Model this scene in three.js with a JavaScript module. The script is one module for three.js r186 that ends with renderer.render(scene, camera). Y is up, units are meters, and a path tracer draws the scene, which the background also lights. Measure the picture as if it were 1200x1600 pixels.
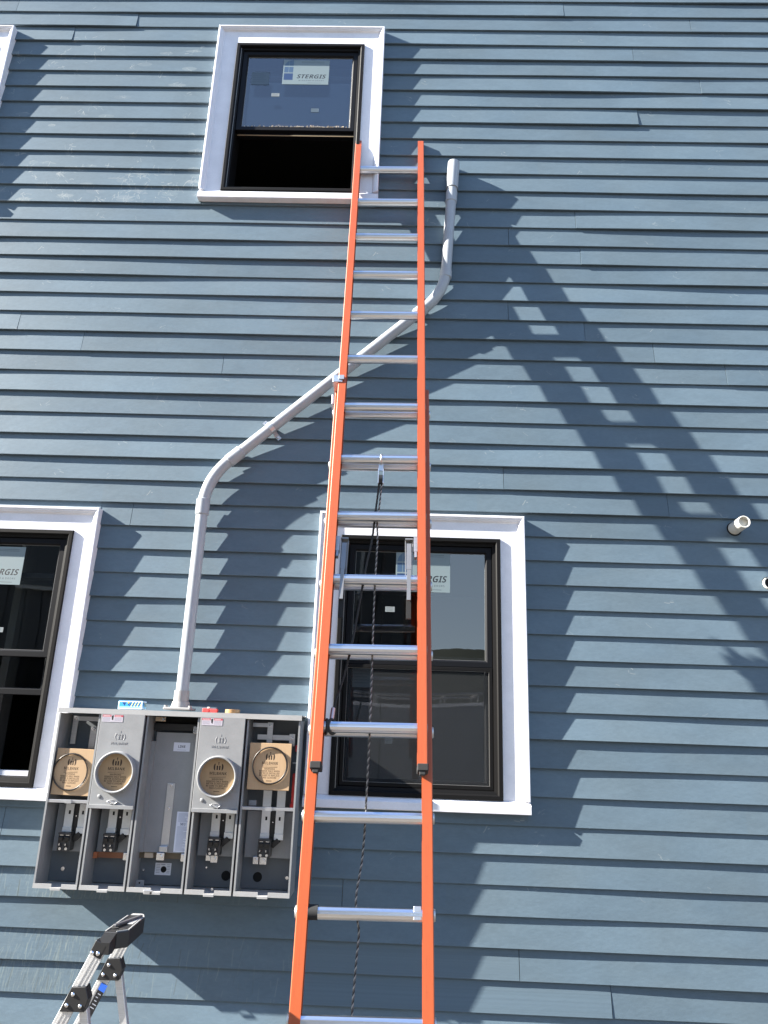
import * as THREE from 'three';
import { RoundedBoxGeometry } from 'three/addons/geometries/RoundedBoxGeometry.js';
import { mergeGeometries } from 'three/addons/utils/BufferGeometryUtils.js';

// ------------------------------------------------------------------ camera, sky, sun, exposure
const scene = new THREE.Scene();
const camera = new THREE.PerspectiveCamera(69.65, 0.75, 0.05, 900);
camera.position.set(0, 1.6, 3.718);
camera.rotation.order = 'YXZ';
camera.rotation.set(0.29272, 0.02723, 0.03513);

const SUN = new THREE.Vector3(-5.15, 3.0, 1).normalize();     // towards the sun
const sun = new THREE.DirectionalLight(new THREE.Color().setRGB(1.0, 0.945, 0.86), 4.6);
sun.position.copy(SUN).multiplyScalar(40);
sun.castShadow = true;
sun.shadow.radius = 0.8;
sun.shadow.mapSize.set(4096, 4096);
Object.assign(sun.shadow.camera, { left: -8, right: 8, top: 8, bottom: -8, near: 1, far: 90 });
scene.add(sun, sun.target);

{ // clear daylight sky
  const w = 512, h = 256, d = new Float32Array(w * h * 4);
  for (let j = 0; j < h; j++) for (let i = 0; i < w; i++) {
    const el = (0.5 - (h - 1 - j + 0.5) / h) * Math.PI;          // +90 deg at the top row of the picture
    const az = ((i + 0.5) / w) * Math.PI * 2 - Math.PI;
    const y = Math.sin(el), dir = new THREE.Vector3(Math.cos(el) * Math.cos(az), y, Math.cos(el) * Math.sin(az));
    const t = Math.pow(Math.max(0, y), 0.40), g = Math.max(0, dir.dot(SUN));
    const glow = 0.05 * Math.pow(g, 6) + 0.2 * Math.pow(g, 60);
    let c = [0.37 + (0.038 - 0.37) * t, 0.45 + (0.084 - 0.45) * t, 0.47 + (0.205 - 0.47) * t];
    if (y < 0) c = [0.06, 0.06, 0.058];
    const k = (j * w + i) * 4;
    d[k] = c[0] + glow; d[k + 1] = c[1] + glow * 0.96; d[k + 2] = c[2] + glow * 0.88; d[k + 3] = 1;
  }
  const sky = new THREE.DataTexture(d, w, h, THREE.RGBAFormat, THREE.FloatType);
  sky.mapping = THREE.EquirectangularReflectionMapping;
  sky.magFilter = sky.minFilter = THREE.LinearFilter; sky.needsUpdate = true;
  scene.background = sky; scene.environment = sky;
}
const renderer = new THREE.WebGLRenderer({ antialias: true });
renderer.setSize(768, 1024);
renderer.shadowMap.enabled = true;
renderer.toneMapping = THREE.LinearToneMapping;
renderer.toneMappingExposure = 6.0;

// ------------------------------------------------------------------ helpers
let seed = 20240611;
const rnd = () => { seed = (seed * 1664525 + 1013904223) >>> 0; return seed / 4294967296; };
const rr = (a, b) => a + (b - a) * rnd();
const lin = (r, g, b) => new THREE.Color().setRGB(r, g, b);
const used = new Map();
function numbered(n) {
  const k = used.get(n) || 0; used.set(n, k + 1);
  return k ? n + '_' + String(k).padStart(3, '0') : n;
}
function hash2(x, y, s) { let h = (x * 374761393 + y * 668265263 + s * 974634777) | 0; h = Math.imul(h ^ (h >>> 13), 1274126177); return ((h ^ (h >>> 16)) >>> 0) / 4294967296; }
function vnoise(x, y, s, px = 0, py = 0) {                       // value noise, tiling when px, py are given
  const xi = Math.floor(x), yi = Math.floor(y), fx = x - xi, fy = y - yi;
  const m = (v, p) => p ? ((v % p) + p) % p : v, u = fx * fx * (3 - 2 * fx), v = fy * fy * (3 - 2 * fy);
  const a = hash2(m(xi, px), m(yi, py), s), b = hash2(m(xi + 1, px), m(yi, py), s), c = hash2(m(xi, px), m(yi + 1, py), s), e = hash2(m(xi + 1, px), m(yi + 1, py), s);
  return a + (b - a) * u + (c - a) * v + (a - b - c + e) * u * v;
}
function dataTex(n, m, fn, srgb) {
  const d = new Uint8Array(n * m * 4);
  for (let j = 0; j < m; j++) for (let i = 0; i < n; i++) {
    const c = fn(i / n, j / m), k = (j * n + i) * 4;
    d[k] = Math.max(0, Math.min(255, c[0] * 255)); d[k + 1] = Math.max(0, Math.min(255, c[1] * 255)); d[k + 2] = Math.max(0, Math.min(255, c[2] * 255)); d[k + 3] = 255;
  }
  const t = new THREE.DataTexture(d, n, m, THREE.RGBAFormat);
  t.wrapS = t.wrapT = THREE.RepeatWrapping; t.magFilter = THREE.LinearFilter; t.minFilter = THREE.LinearMipmapLinearFilter; t.generateMipmaps = true;
  if (srgb) t.colorSpace = THREE.SRGBColorSpace;
  t.needsUpdate = true; return t;
}
function canvasTex(w, h, draw, repeat) {
  const c = document.createElement('canvas'); c.width = w; c.height = h;
  draw(c.getContext('2d'), w, h);
  const t = new THREE.CanvasTexture(c); t.colorSpace = THREE.SRGBColorSpace; t.magFilter = THREE.LinearFilter;
  if (repeat) t.wrapS = t.wrapT = THREE.RepeatWrapping;
  t.needsUpdate = true; return t;
}
function uvBox(g) {                                              // uv in metres from the dominant axis of each face
  const n = g.index ? g.toNonIndexed() : g;
  const p = n.attributes.position, uv = new Float32Array(p.count * 2), nm = n.attributes.normal;
  for (let i = 0; i < p.count; i++) {
    const ax = Math.abs(nm.getX(i)), ay = Math.abs(nm.getY(i)), az = Math.abs(nm.getZ(i));
    let u, v;
    if (az >= ax && az >= ay) { u = p.getX(i); v = p.getY(i); } else if (ax >= ay) { u = p.getZ(i); v = p.getY(i); } else { u = p.getX(i); v = p.getZ(i); }
    uv[2 * i] = u; uv[2 * i + 1] = v;
  }
  n.setAttribute('uv', new THREE.BufferAttribute(uv, 2));
  for (const k of Object.keys(n.attributes)) if (!['position', 'normal', 'uv'].includes(k)) n.deleteAttribute(k);
  return n;
}
const OFF = new Map();                                           // where each group stands, for shapes given in world metres
const V = (x, y, z) => new THREE.Vector3(x, y, z);
class Shape {
  constructor() { this.g = []; }
  add(g, keepUV) {
    let n = g;
    if (keepUV) { n = g.index ? g.toNonIndexed() : g; for (const k of Object.keys(n.attributes)) if (!['position', 'normal', 'uv'].includes(k)) n.deleteAttribute(k); } else n = uvBox(g);
    this.g.push(n); return this;
  }
  box(cx, cy, cz, w, h, d, r = 0, rot) {
    const g = r ? new RoundedBoxGeometry(w, h, d, 1, r) : new THREE.BoxGeometry(w, h, d);
    if (rot) g.applyMatrix4(new THREE.Matrix4().makeRotationFromEuler(new THREE.Euler(...rot)));
    g.translate(cx, cy, cz); return this.add(g);
  }
  span(x0, x1, y0, y1, z0, z1, r = 0) { return this.box((x0 + x1) / 2, (y0 + y1) / 2, (z0 + z1) / 2, x1 - x0, y1 - y0, z1 - z0, r); }
  cyl(a, b, r, seg = 20, r2 = r, open = false) {
    const d = b.clone().sub(a), g = new THREE.CylinderGeometry(r2, r, d.length(), seg, 1, open);
    g.applyQuaternion(new THREE.Quaternion().setFromUnitVectors(V(0, 1, 0), d.clone().normalize()));
    g.translate((a.x + b.x) / 2, (a.y + b.y) / 2, (a.z + b.z) / 2); return this.add(g);
  }
  bar(a, b, w, d, up = V(0, 0, 1), r = 0) {                       // rectangular bar from a to b, w across, d along `up`
    const y = b.clone().sub(a), L = y.length(); y.normalize();
    const x = new THREE.Vector3().crossVectors(y, up).normalize(), z = new THREE.Vector3().crossVectors(x, y);
    const g = r ? new RoundedBoxGeometry(w, L, d, 1, r) : new THREE.BoxGeometry(w, L, d);
    g.applyMatrix4(new THREE.Matrix4().makeBasis(x, y, z)); g.translate((a.x + b.x) / 2, (a.y + b.y) / 2, (a.z + b.z) / 2);
    return this.add(g);
  }
  extrude(pts, depth, m, holes = [], bevel = 0) {
    const s = new THREE.Shape(pts.map(p => new THREE.Vector2(...p)));
    for (const h of holes) s.holes.push(h);
    const g = new THREE.ExtrudeGeometry(s, { depth, bevelEnabled: bevel > 0, bevelSize: bevel, bevelThickness: bevel, bevelSegments: 1, curveSegments: 40 });
    if (m) g.applyMatrix4(m); return this.add(g);
  }
  build(name, mat, parent = scene, local = false) {
    let g = this.g.length > 1 ? mergeGeometries(this.g) : this.g[0];
    const o = OFF.get(parent); if (o && !local) g.translate(-o.x, -o.y, -o.z);
    const me = new THREE.Mesh(g, mat); me.name = parent === scene ? numbered(name) : name;
    me.castShadow = me.receiveShadow = true; parent.add(me);
    if (o) OFF.set(me, o); return me;
  }
}
const S = () => new Shape();
function thing(name, label, category, at = [0, 0, 0], group) {
  const g = new THREE.Group(); g.name = numbered(name); g.position.set(...at); scene.add(g);
  g.userData = { label, category }; if (group) g.userData.group = group;
  OFF.set(g, g.position.clone()); return g;
}
function circleHole(x, y, r) { const p = new THREE.Path(); p.absarc(x, y, r, 0, Math.PI * 2, true); return p; }
function lathe(pts, cx, cy, cz, seg = 48) { const g = new THREE.LatheGeometry(pts.map(p => new THREE.Vector2(...p)), seg); g.rotateX(Math.PI / 2); g.translate(cx, cy, cz); return g; } // axis towards +z

// ------------------------------------------------------------------ materials
const P = (o) => new THREE.MeshPhysicalMaterial(o), St = (o) => new THREE.MeshStandardMaterial(o);
const fineTex = dataTex(256, 256, (u, v) => { const n = 0.86 + 0.09 * vnoise(u * 8, v * 8, 3, 8, 8) + 0.05 * vnoise(u * 64, v * 64, 4, 64, 64); return [n, n, n]; });
fineTex.repeat.set(3, 3);
const roughTex = dataTex(256, 256, (u, v) => { const n = 0.7 + 0.3 * vnoise(u * 12, v * 12, 7, 12, 12) * (0.6 + 0.4 * vnoise(u * 90, v * 90, 8, 90, 90)); return [n, n, n]; });
roughTex.repeat.set(4, 4);
// clapboard paint: soft clouds, faint drag lines, a few chalky scrapes
function scrape(c, x, y, len, ang, w, a) {
  c.strokeStyle = `rgba(238,212,194,${a})`; c.lineWidth = w; c.beginPath(); c.moveTo(x, y);
  const n = 6; let px = x, py = y; for (let i = 1; i <= n; i++) { ang += rr(-0.35, 0.35); px += Math.cos(ang) * len / n; py += Math.sin(ang) * len / n; c.lineTo(px, py); } c.stroke();
}
function paintBase(c, w, h, m) {                                 // m: metres across
  const img = c.createImageData(w, h), d = img.data;
  const sc = w / m;
  for (let j = 0; j < h; j++) for (let i = 0; i < w; i++) {
    const x = i / sc, y = j / sc, px = Math.round(m * 3), py = Math.round(h / sc * 3);
    let n = 0.62 + 0.05 * (vnoise(x * 3, y * 3, 11, px, py) - 0.5) + 0.022 * (vnoise(x * 12, y * 36, 12, px * 4, py * 12) - 0.5) + 0.024 * (vnoise(x * 60, y * 170, 13) - 0.5) + 0.02 * (hash2(i, j, 5) - 0.5);
    const t = 0.012 * (vnoise(x * 5 + 9, y * 7, 14) - 0.5), k = (j * w + i) * 4;
    d[k] = 255 * (n + t); d[k + 1] = 255 * n; d[k + 2] = 255 * (n - t); d[k + 3] = 255;
  }
  c.putImageData(img, 0, 0);
}
const sidingTex = canvasTex(1024, 1024, (c, w, h) => {
  paintBase(c, w, h, 2);
  for (let i = 0; i < 42; i++) { const x = rr(30, w - 60), y = rr(30, h - 30), n = 1 + Math.floor(rnd() * 4); for (let k = 0; k < n; k++) scrape(c, x + rr(-14, 14), y + rr(-8, 8), rr(4, 20), rr(-1.2, 1.2), rr(0.7, 2.2), rr(0.2, 0.75)); }
}, true);
sidingTex.repeat.set(0.5, 0.5);
const scuffTex = canvasTex(1024, 1024, (c, w, h) => {            // the boards left of the upper window: X -3.0..-1.2, Y 4.3..6.1
  paintBase(c, w, h, 1.8);
  for (let i = 0; i < 240; i++) {
    const x = w * Math.pow(rnd(), 0.7), y = rnd() < 0.55 ? h * (0.72 + rr(-0.06, 0.2)) : h * rr(0.08, 0.95);
    const n = 2 + Math.floor(rnd() * 6);
    for (let k = 0; k < n; k++) scrape(c, x + rr(-16, 16), y + rr(-9, 9), rr(4, 24), rr(-1.6, 1.6), rr(0.8, 3.0), rr(0.2, 0.8));
    if (rnd() < 0.35) { c.fillStyle = `rgba(232,208,192,${rr(0.1, 0.36)})`; c.beginPath(); c.ellipse(x, y, rr(8, 34), rr(4, 12), 0, 0, 7); c.fill(); }
  }
});
const dirtTex = canvasTex(1024, 512, (c, w, h) => {              // chalky run marks below the meter panel: X -2.4..-0.4, Y 0.2..1.2
  paintBase(c, w, h, 2);
  for (let i = 0; i < 2300; i++) {
    const cx = rnd() < 0.72 ? w * (0.45 + rr(-0.16, 0.14) + rr(-0.1, 0.1)) : rr(0, w), y = rr(20, h), a = rr(0.06, 0.42);
    c.strokeStyle = rnd() < 0.8 ? `rgba(228,208,182,${a})` : `rgba(120,104,84,${a})`; c.lineWidth = rr(0.6, 2.2);
    c.beginPath(); c.moveTo(cx, y); c.lineTo(cx + rr(-9, 3), y + rr(8, 46)); c.stroke();
  }
});
const sidingBump = dataTex(512, 512, (u, v) => { const n = 0.5 * vnoise(u * 10, v * 20, 21, 10, 20) + 0.3 * vnoise(u * 40, v * 90, 22, 40, 90) + 0.2 * vnoise(u * 160, v * 256, 23, 160, 256); return [n, n, n]; });
const SIDE = lin(0.280, 0.392, 0.478);                           // the paint map averages 0.34
const sidingTones = [1.0, 0.94, 1.06, 0.98].map(k => P({ color: SIDE.clone().multiplyScalar(k), map: sidingTex, roughness: 0.56, specularIntensity: 0.35, bumpMap: sidingBump, bumpScale: 0.0006 }));
const scuffMat = P({ color: SIDE, map: scuffTex, roughness: 0.58, specularIntensity: 0.35, bumpMap: sidingBump, bumpScale: 0.0006 });
const dirtMat = P({ color: SIDE, map: dirtTex, roughness: 0.6, specularIntensity: 0.35, bumpMap: sidingBump, bumpScale: 0.0006 });
const whitePVC = P({ color: lin(0.70, 0.70, 0.735), map: fineTex, roughness: 0.42 });
const blackFrame = P({ color: lin(0.0045, 0.0042, 0.0042), roughness: 0.58, specularIntensity: 0.28 });
const sashMat = P({ color: lin(0.004, 0.0044, 0.006), roughness: 0.55, specularIntensity: 0.3 });
const beadMat = St({ color: lin(0.2, 0.195, 0.185), roughness: 0.45, metalness: 0.3 });
const paneBump = dataTex(128, 128, (u, v) => { const n = vnoise(u * 2, v * 2, 35, 2, 2); return [n, n, n]; });
const glass = P({ color: lin(0.82, 0.87, 0.86), roughness: 0, transmission: 1, thickness: 0, ior: 2.05, bumpMap: paneBump, bumpScale: 0.0022 });
const glassInner = P({ color: lin(0.85, 0.88, 0.87), roughness: 0, transmission: 1, thickness: 0, ior: 1.4 });
const screenMat = St({ color: lin(0.0095, 0.012, 0.0145), roughness: 0.8, transparent: true, opacity: 0.42, side: THREE.DoubleSide });
const sheath = St({ color: lin(0.3, 0.24, 0.17), roughness: 0.9 });
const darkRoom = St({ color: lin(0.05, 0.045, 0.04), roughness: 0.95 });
const woodTan = St({ color: lin(0.52, 0.42, 0.3), map: fineTex, roughness: 0.7 });
const orangeTex = dataTex(256, 256, (u, v) => { const n = 0.82 + 0.1 * vnoise(u * 40, v * 4, 31, 40, 4) + 0.08 * vnoise(u * 90, v * 14, 33, 90, 14) - 0.3 * Math.max(0, vnoise(u * 50, v * 70, 32, 50, 70) - 0.74) + 0.5 * Math.max(0, vnoise(u * 60, v * 50, 34, 60, 50) - 0.86); return [n, n * 0.99, n * 0.98]; });
orangeTex.repeat.set(5, 3);
const orange = P({ color: lin(0.365, 0.074, 0.021), map: orangeTex, roughness: 0.42 });
const aluTex = dataTex(256, 256, (u, v) => { const n = 0.84 + 0.12 * vnoise(u * 4, v * 60, 41, 4, 60) + 0.05 * vnoise(u * 50, v * 50, 42, 50, 50); return [n, n, n]; });
aluTex.repeat.set(2, 8);
const alu = St({ color: lin(0.74, 0.735, 0.74), map: aluTex, metalness: 1, roughness: 0.3 });
const aluDull = St({ color: lin(0.48, 0.475, 0.47), map: aluTex, metalness: 0.85, roughness: 0.45 });
const galv = St({ color: lin(0.6, 0.61, 0.63), map: fineTex, metalness: 0.95, roughness: 0.4 });
const blackPlastic = P({ color: lin(0.009, 0.009, 0.0095), roughness: 0.5 });
const rubber = St({ color: lin(0.012, 0.012, 0.012), roughness: 0.85 });
const pvcGrey = P({ color: lin(0.335, 0.36, 0.385), map: fineTex, roughness: 0.42 });
const pvcWhite = P({ color: lin(0.62, 0.6, 0.54), map: fineTex, roughness: 0.35 });
const panelGrey = P({ color: lin(0.235, 0.24, 0.243), map: fineTex, roughnessMap: roughTex, roughness: 0.62 });
const panelEdge = P({ color: lin(0.33, 0.33, 0.325), map: fineTex, roughness: 0.5 });
const panelDark = P({ color: lin(0.095, 0.107, 0.117), map: fineTex, roughness: 0.6 });
const paleTin = St({ color: lin(0.72, 0.72, 0.70), map: fineTex, metalness: 0.35, roughness: 0.5 });
const copper = St({ color: lin(0.55, 0.2, 0.1), metalness: 0.8, roughness: 0.5 });
const brownBar = St({ color: lin(0.12, 0.09, 0.055), roughness: 0.7 });
const holeBlack = St({ color: lin(0.004, 0.004, 0.004), roughness: 1 });
const ringSteel = St({ color: lin(0.03, 0.024, 0.02), metalness: 0.4, roughness: 0.4 });
const redPlastic = P({ color: lin(0.55, 0.025, 0.02), roughness: 0.4 });
const lockMetal = St({ color: lin(0.26, 0.255, 0.25), map: fineTex, metalness: 0.8, roughness: 0.5 });
const aluStep = St({ color: lin(0.7, 0.7, 0.695), map: aluTex, metalness: 0.7, roughness: 0.42 });
const rivetMat = St({ color: lin(0.75, 0.75, 0.76), metalness: 1, roughness: 0.25 });

// ------------------------------------------------------------------ ground and what lies behind the photographer
const groundTex = dataTex(512, 512, (u, v) => { const n = 0.62 + 0.25 * vnoise(u * 6, v * 6, 51, 6, 6) + 0.16 * vnoise(u * 40, v * 40, 52, 40, 40) + 0.1 * vnoise(u * 200, v * 200, 53, 200, 200); return [n, n * 0.95, n * 0.88]; });
groundTex.repeat.set(60, 60);
{
  const g = new THREE.PlaneGeometry(1200, 1200); g.rotateX(-Math.PI / 2);
  const m = new THREE.Mesh(g, St({ color: lin(0.125, 0.118, 0.108), map: groundTex, roughness: 0.95 }));
  m.name = 'ground'; m.userData.kind = 'structure'; m.receiveShadow = true; scene.add(m);
  // far wooded ridge
  const nx = 160, h = new THREE.PlaneGeometry(900, 1, nx, 12), p = h.attributes.position;
  for (let i = 0; i < p.count; i++) {
    const x = p.getX(i), t = p.getY(i) + 0.5;
    const top = 31 + 8 * vnoise(x / 60 + 50, 1, 61) + 3 * vnoise(x / 11 + 90, 3, 62) + 1.6 * vnoise(x / 3 + 300, 5, 63);
    p.setXYZ(i, x, top * t - 0.5, 210 + 90 * t + 6 * vnoise(x / 4 + 40, t * 20, 64));
  }
  h.computeVertexNormals();
  const hm = new THREE.Mesh(h, St({ color: lin(0.018, 0.024, 0.014), roughness: 1, side: THREE.DoubleSide })); hm.name = 'hills'; hm.userData.kind = 'structure'; scene.add(hm);
}
{ // the house across the lot, seen only as a reflection in the panes
  const nb = thing('neighbour_house', 'dark boarded house across the lot, mirrored in the lower window panes', 'house', [-9.5, 0, 19]);
  const bm = St({ color: lin(0.05, 0.05, 0.048), roughness: 0.8 }), tm = St({ color: lin(0.3, 0.3, 0.28), roughness: 0.7 });
  const w = S(); w.span(-18, 0.35, 0, 8.6, 15.2, 23);
  for (let x = -17.9; x < 0.3; x += 0.42) w.span(x, x + 0.05, 0.3, 8.4, 15.16, 15.21);
  w.build('wall', bm, nb);
  S().extrude([[-0.6, 8.5], [4.1, 11.6], [8.8, 8.5], [8.8, 8.75], [4.1, 11.9], [-0.6, 8.75]], 18.9, new THREE.Matrix4().makeRotationY(-Math.PI / 2).setPosition(0.6, 0, 15)).build('roof', St({ color: lin(0.06, 0.06, 0.065), roughness: 0.9 }), nb);
  for (const x of [-14, -9.5, -5, -1.6]) { const f = S().span(x - 0.6, x + 0.6, 4.9, 6.5, 15.1, 15.22).build('window', tm, nb); S().span(x - 0.5, x + 0.5, 5, 6.4, 15.085, 15.105).build('pane', St({ color: lin(0.02, 0.022, 0.025), roughness: 0.1 }), f); }
}

{ // work van across the lot, mirrored in the lower panes
  const vn = thing('work_van', 'white work van with a roof rack parked across the lot, mirrored in the lower panes', 'van', [0.6, 0, 10.4]);
  const vw = P({ color: lin(0.55, 0.56, 0.57), roughness: 0.3, clearcoat: 0.5 }), dark = P({ color: lin(0.01, 0.011, 0.013), roughness: 0.1 });
  const prof = [[-2.6, 0.45], [-2.62, 1.0], [-2.55, 1.95], [-2.42, 2.06], [1.0, 2.08], [1.35, 2.0], [1.95, 1.28], [2.7, 1.05], [2.82, 0.85], [2.82, 0.42], [2.35, 0.4], [2.2, 0.72], [1.75, 0.78], [1.45, 0.4], [-1.35, 0.4], [-1.55, 0.74], [-1.98, 0.74], [-2.15, 0.42]];
  const body = S().extrude(prof.map(([x, y]) => [x + 0.6, y]), 1.8, new THREE.Matrix4().makeTranslation(0, 0, 9.5), [], 0.06).build('body', vw, vn);
  for (const z of [9.432, 11.368]) { S().extrude([[1.5, 1.3], [1.5, 1.85], [1.85, 1.85], [2.35, 1.3]], 0.01, new THREE.Matrix4().makeTranslation(0, 0, z - 0.005)).build('side_window', dark, body); S().box(0.6, 1.0, z, 0.02, 1.3, 0.012).build('door_seam', dark, body); }
  for (const [x, z] of [[-1.17, 9.6], [2.58, 9.6], [-1.17, 11.2], [2.58, 11.2]]) { const w = S().cyl(V(x, 0.35, z - 0.11), V(x, 0.35, z + 0.11), 0.35, 28).build('wheel', rubber, vn); S().cyl(V(x, 0.35, z - 0.118), V(x, 0.35, z + 0.118), 0.2, 20).build('rim', aluDull, w); }
  const rk = S(); for (const z of [9.7, 11.1]) rk.cyl(V(-1.7, 2.3, z), V(1.5, 2.3, z), 0.022, 8); for (const x of [-1.6, -0.4, 0.8, 1.4]) { rk.cyl(V(x, 2.3, 9.65), V(x, 2.3, 11.15), 0.022, 8); for (const z of [9.7, 11.1]) rk.cyl(V(x, 2.05, z), V(x, 2.3, z), 0.02, 8); } rk.build('roof_rack', aluDull, vn);
  S().box(3.39, 0.8, 9.75, 0.06, 0.16, 0.3, 0.02).build('headlight', glassInner, vn); S().box(3.39, 0.8, 11.05, 0.06, 0.16, 0.3, 0.02).build('headlight', glassInner, vn); S().box(3.42, 0.5, 10.4, 0.1, 0.16, 1.8, 0.03).build('bumper', dark, vn);
}

// ------------------------------------------------------------------ the house
const house = thing('house', 'dark blue clapboard house wall with white trimmed black windows', 'house', [0, 0, 0]);
const Y0 = 4.263, EXP = 0.127, KMIN = -27, KMAX = 33;
const courseOffset = k => 0.0042 * Math.sin(k * 0.42 + 5.6) * (k < 24 ? 1 : 0.4) - (k > 21 ? 0.003 : 0) + 0.0022 * (hash2(k, 3, 9) - 0.5);
const lineY = k => Y0 - k * EXP + courseOffset(k);
// windows: outer trim rectangle, black frame rectangle
const WINS = [
  { id: 'upper', o: [-1.292, -0.205, 4.66, 6.016], f: [-1.163, -0.332, 4.724, 5.878], gap: 0.435, label: 'upper window with its lower sash open and a window maker label on the glass' },
  { id: 'centre', o: [-0.433, 0.630, 1.262, 2.706], f: [-0.315, 0.505, 1.318, 2.584], gap: 0, screen: true, label: 'closed window behind the orange ladder' },
  { id: 'left', o: [-2.665, -1.598, 1.244, 2.69], f: [-2.545, -1.722, 1.3, 2.566], gap: 0.385, label: 'lower window beside the meter panel, part open' },
  { id: 'far', o: [-3.715, -2.652, 4.65, 5.995], f: [-3.59, -2.775, 4.714, 5.86], gap: 0, label: 'upper window at the edge of the picture' },
];
{ // sheathing with real openings
  const s = new THREE.Shape([[-6, 0], [6, 0], [6, 7.7], [-6, 7.7]].map(p => new THREE.Vector2(...p)));
  for (const w of WINS) { const [a, b, c, d] = w.f, e = 0.004; s.holes.push(new THREE.Path([[a - e, c - e], [a - e, d + e], [b + e, d + e], [b + e, c - e]].map(p => new THREE.Vector2(...p)))); }
  const g = new THREE.ExtrudeGeometry(s, { depth: 0.13, bevelEnabled: false }); g.translate(0, 0, -0.155);
  S().add(g).build('wall_sheathing', sheath, house);
  // enclosed dark rooms behind the openings
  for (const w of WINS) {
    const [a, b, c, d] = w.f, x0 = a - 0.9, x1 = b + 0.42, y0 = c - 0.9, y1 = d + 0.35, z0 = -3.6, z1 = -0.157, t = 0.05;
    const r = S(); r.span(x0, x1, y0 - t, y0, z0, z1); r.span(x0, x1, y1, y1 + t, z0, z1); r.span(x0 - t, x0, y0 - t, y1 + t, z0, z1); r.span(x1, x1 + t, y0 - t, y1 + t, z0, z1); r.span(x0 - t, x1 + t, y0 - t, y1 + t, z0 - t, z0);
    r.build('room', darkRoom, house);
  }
  S().span(-6, 6, 7.7, 7.82, -5, 0.05).build('roof_edge', whitePVC, house);
}
// clapboards ------------------------------------------------------------
const JOINTS = '-15:-2.69,0.97;-14:-1.86,1.79;-13:-2.27;-12:1.40;-10:1.81;-8:1.40;-2:0.98;-1:0.58;0:1.00;3:0.57;4:-2.25,1.00;5:-1.86,1.38;6:-1.04,1.77;11:0.53;12:1.39;13:-1.44;25:-1.85;27:-0.23;29:0.57;30:0.97';
const jointsOf = new Map(JOINTS.split(';').map(s => { const [k, v] = s.split(':'); return [+k, v.split(',').map(Number)]; }));
function clapboard(k, x0, x1, cut) {                             // cut: [lowest, highest] where a window notches the board
  const yb = cut ? Math.max(lineY(k), cut[0]) : lineY(k), yl = lineY(k), yt = cut ? Math.min(lineY(k - 1) + 0.03, cut[1]) : lineY(k - 1) + 0.03, T = 0.0105, n = Math.max(2, Math.round((x1 - x0) / 0.09));
  const s1 = k * 7.31 + Math.floor(x0 * 3) * 1.7;
  const bow = x => 0.0095 * Math.pow(vnoise(x * 0.8 + s1, k * 3.1, 71), 1.9) + 0.0018 * vnoise(x * 2.6 + s1, k, 72);
  const wav = x => 0.0016 * (vnoise(x * 1.3 + s1, k, 73) - 0.5);
  const zt = 0.0104 * (yt - yl) / EXP, zb = 0.0104 * (yb - yl) / EXP;
  // cross-section (y, z), from the face top round to the back
  const sec = x => { const b = bow(x), y = yb + wav(x); return [[yt, -zt + 0.1 * b], [y + 0.0014, b - zb], [y, b - zb - 0.0013], [y, b - zb - T], [yt, -zt - T]]; };
  const pos = [], uv = [], idx = [];
  const u0 = rnd() * 2, v0 = rnd() * 2;
  const reg = (k >= -13 && k <= 0 && x1 < -1.1 && x0 > -3.2) ? 1 : (k >= 25 && x1 < 1.2 && x0 < -0.2) ? 2 : 0;
  const UV = (x, y) => reg === 1 ? [(x + 3.0) / 1.8, (y - 4.3) / 1.8] : reg === 2 ? [(x + 2.4) / 2, y - 0.2] : [x + u0, y + v0];
  const N = 5;
  for (let f = 0; f < N; f++) {                                   // each long face with vertices of its own
    const base = pos.length / 3;
    for (let i = 0; i <= n; i++) {
      const x = x0 + (x1 - x0) * i / n, q = sec(x), a = q[f], b = q[(f + 1) % N];
      pos.push(x, a[0], a[1], x, b[0], b[1]); uv.push(...UV(x, a[0] + (f > 1 ? a[1] : 0)), ...UV(x, b[0] + (f > 1 ? b[1] : 0)));
    }
    for (let i = 0; i < n; i++) { const a = base + 2 * i; idx.push(a, a + 1, a + 2, a + 1, a + 3, a + 2); }
  }
  for (const [x, flip] of [[x0, 0], [x1, 1]]) {
    const base = pos.length / 3; for (const q of sec(x)) { pos.push(x, q[0], q[1]); uv.push(...UV(x + q[1], q[0])); }
    for (let i = 1; i < N - 1; i++) flip ? idx.push(base, base + i + 1, base + i) : idx.push(base, base + i, base + i + 1);
  }
  const g = new THREE.BufferGeometry();
  g.setAttribute('position', new THREE.Float32BufferAttribute(pos, 3)); g.setAttribute('uv', new THREE.Float32BufferAttribute(uv, 2)); g.setIndex(idx); g.computeVertexNormals();
  const m = new THREE.Mesh(g, reg === 1 ? scuffMat : reg === 2 ? dirtMat : sidingTones[Math.floor(hash2(k, Math.floor(x0 * 10), 77) * 4)]);
  m.name = 'clapboard'; m.castShadow = m.receiveShadow = true; house.add(m);
}
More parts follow.
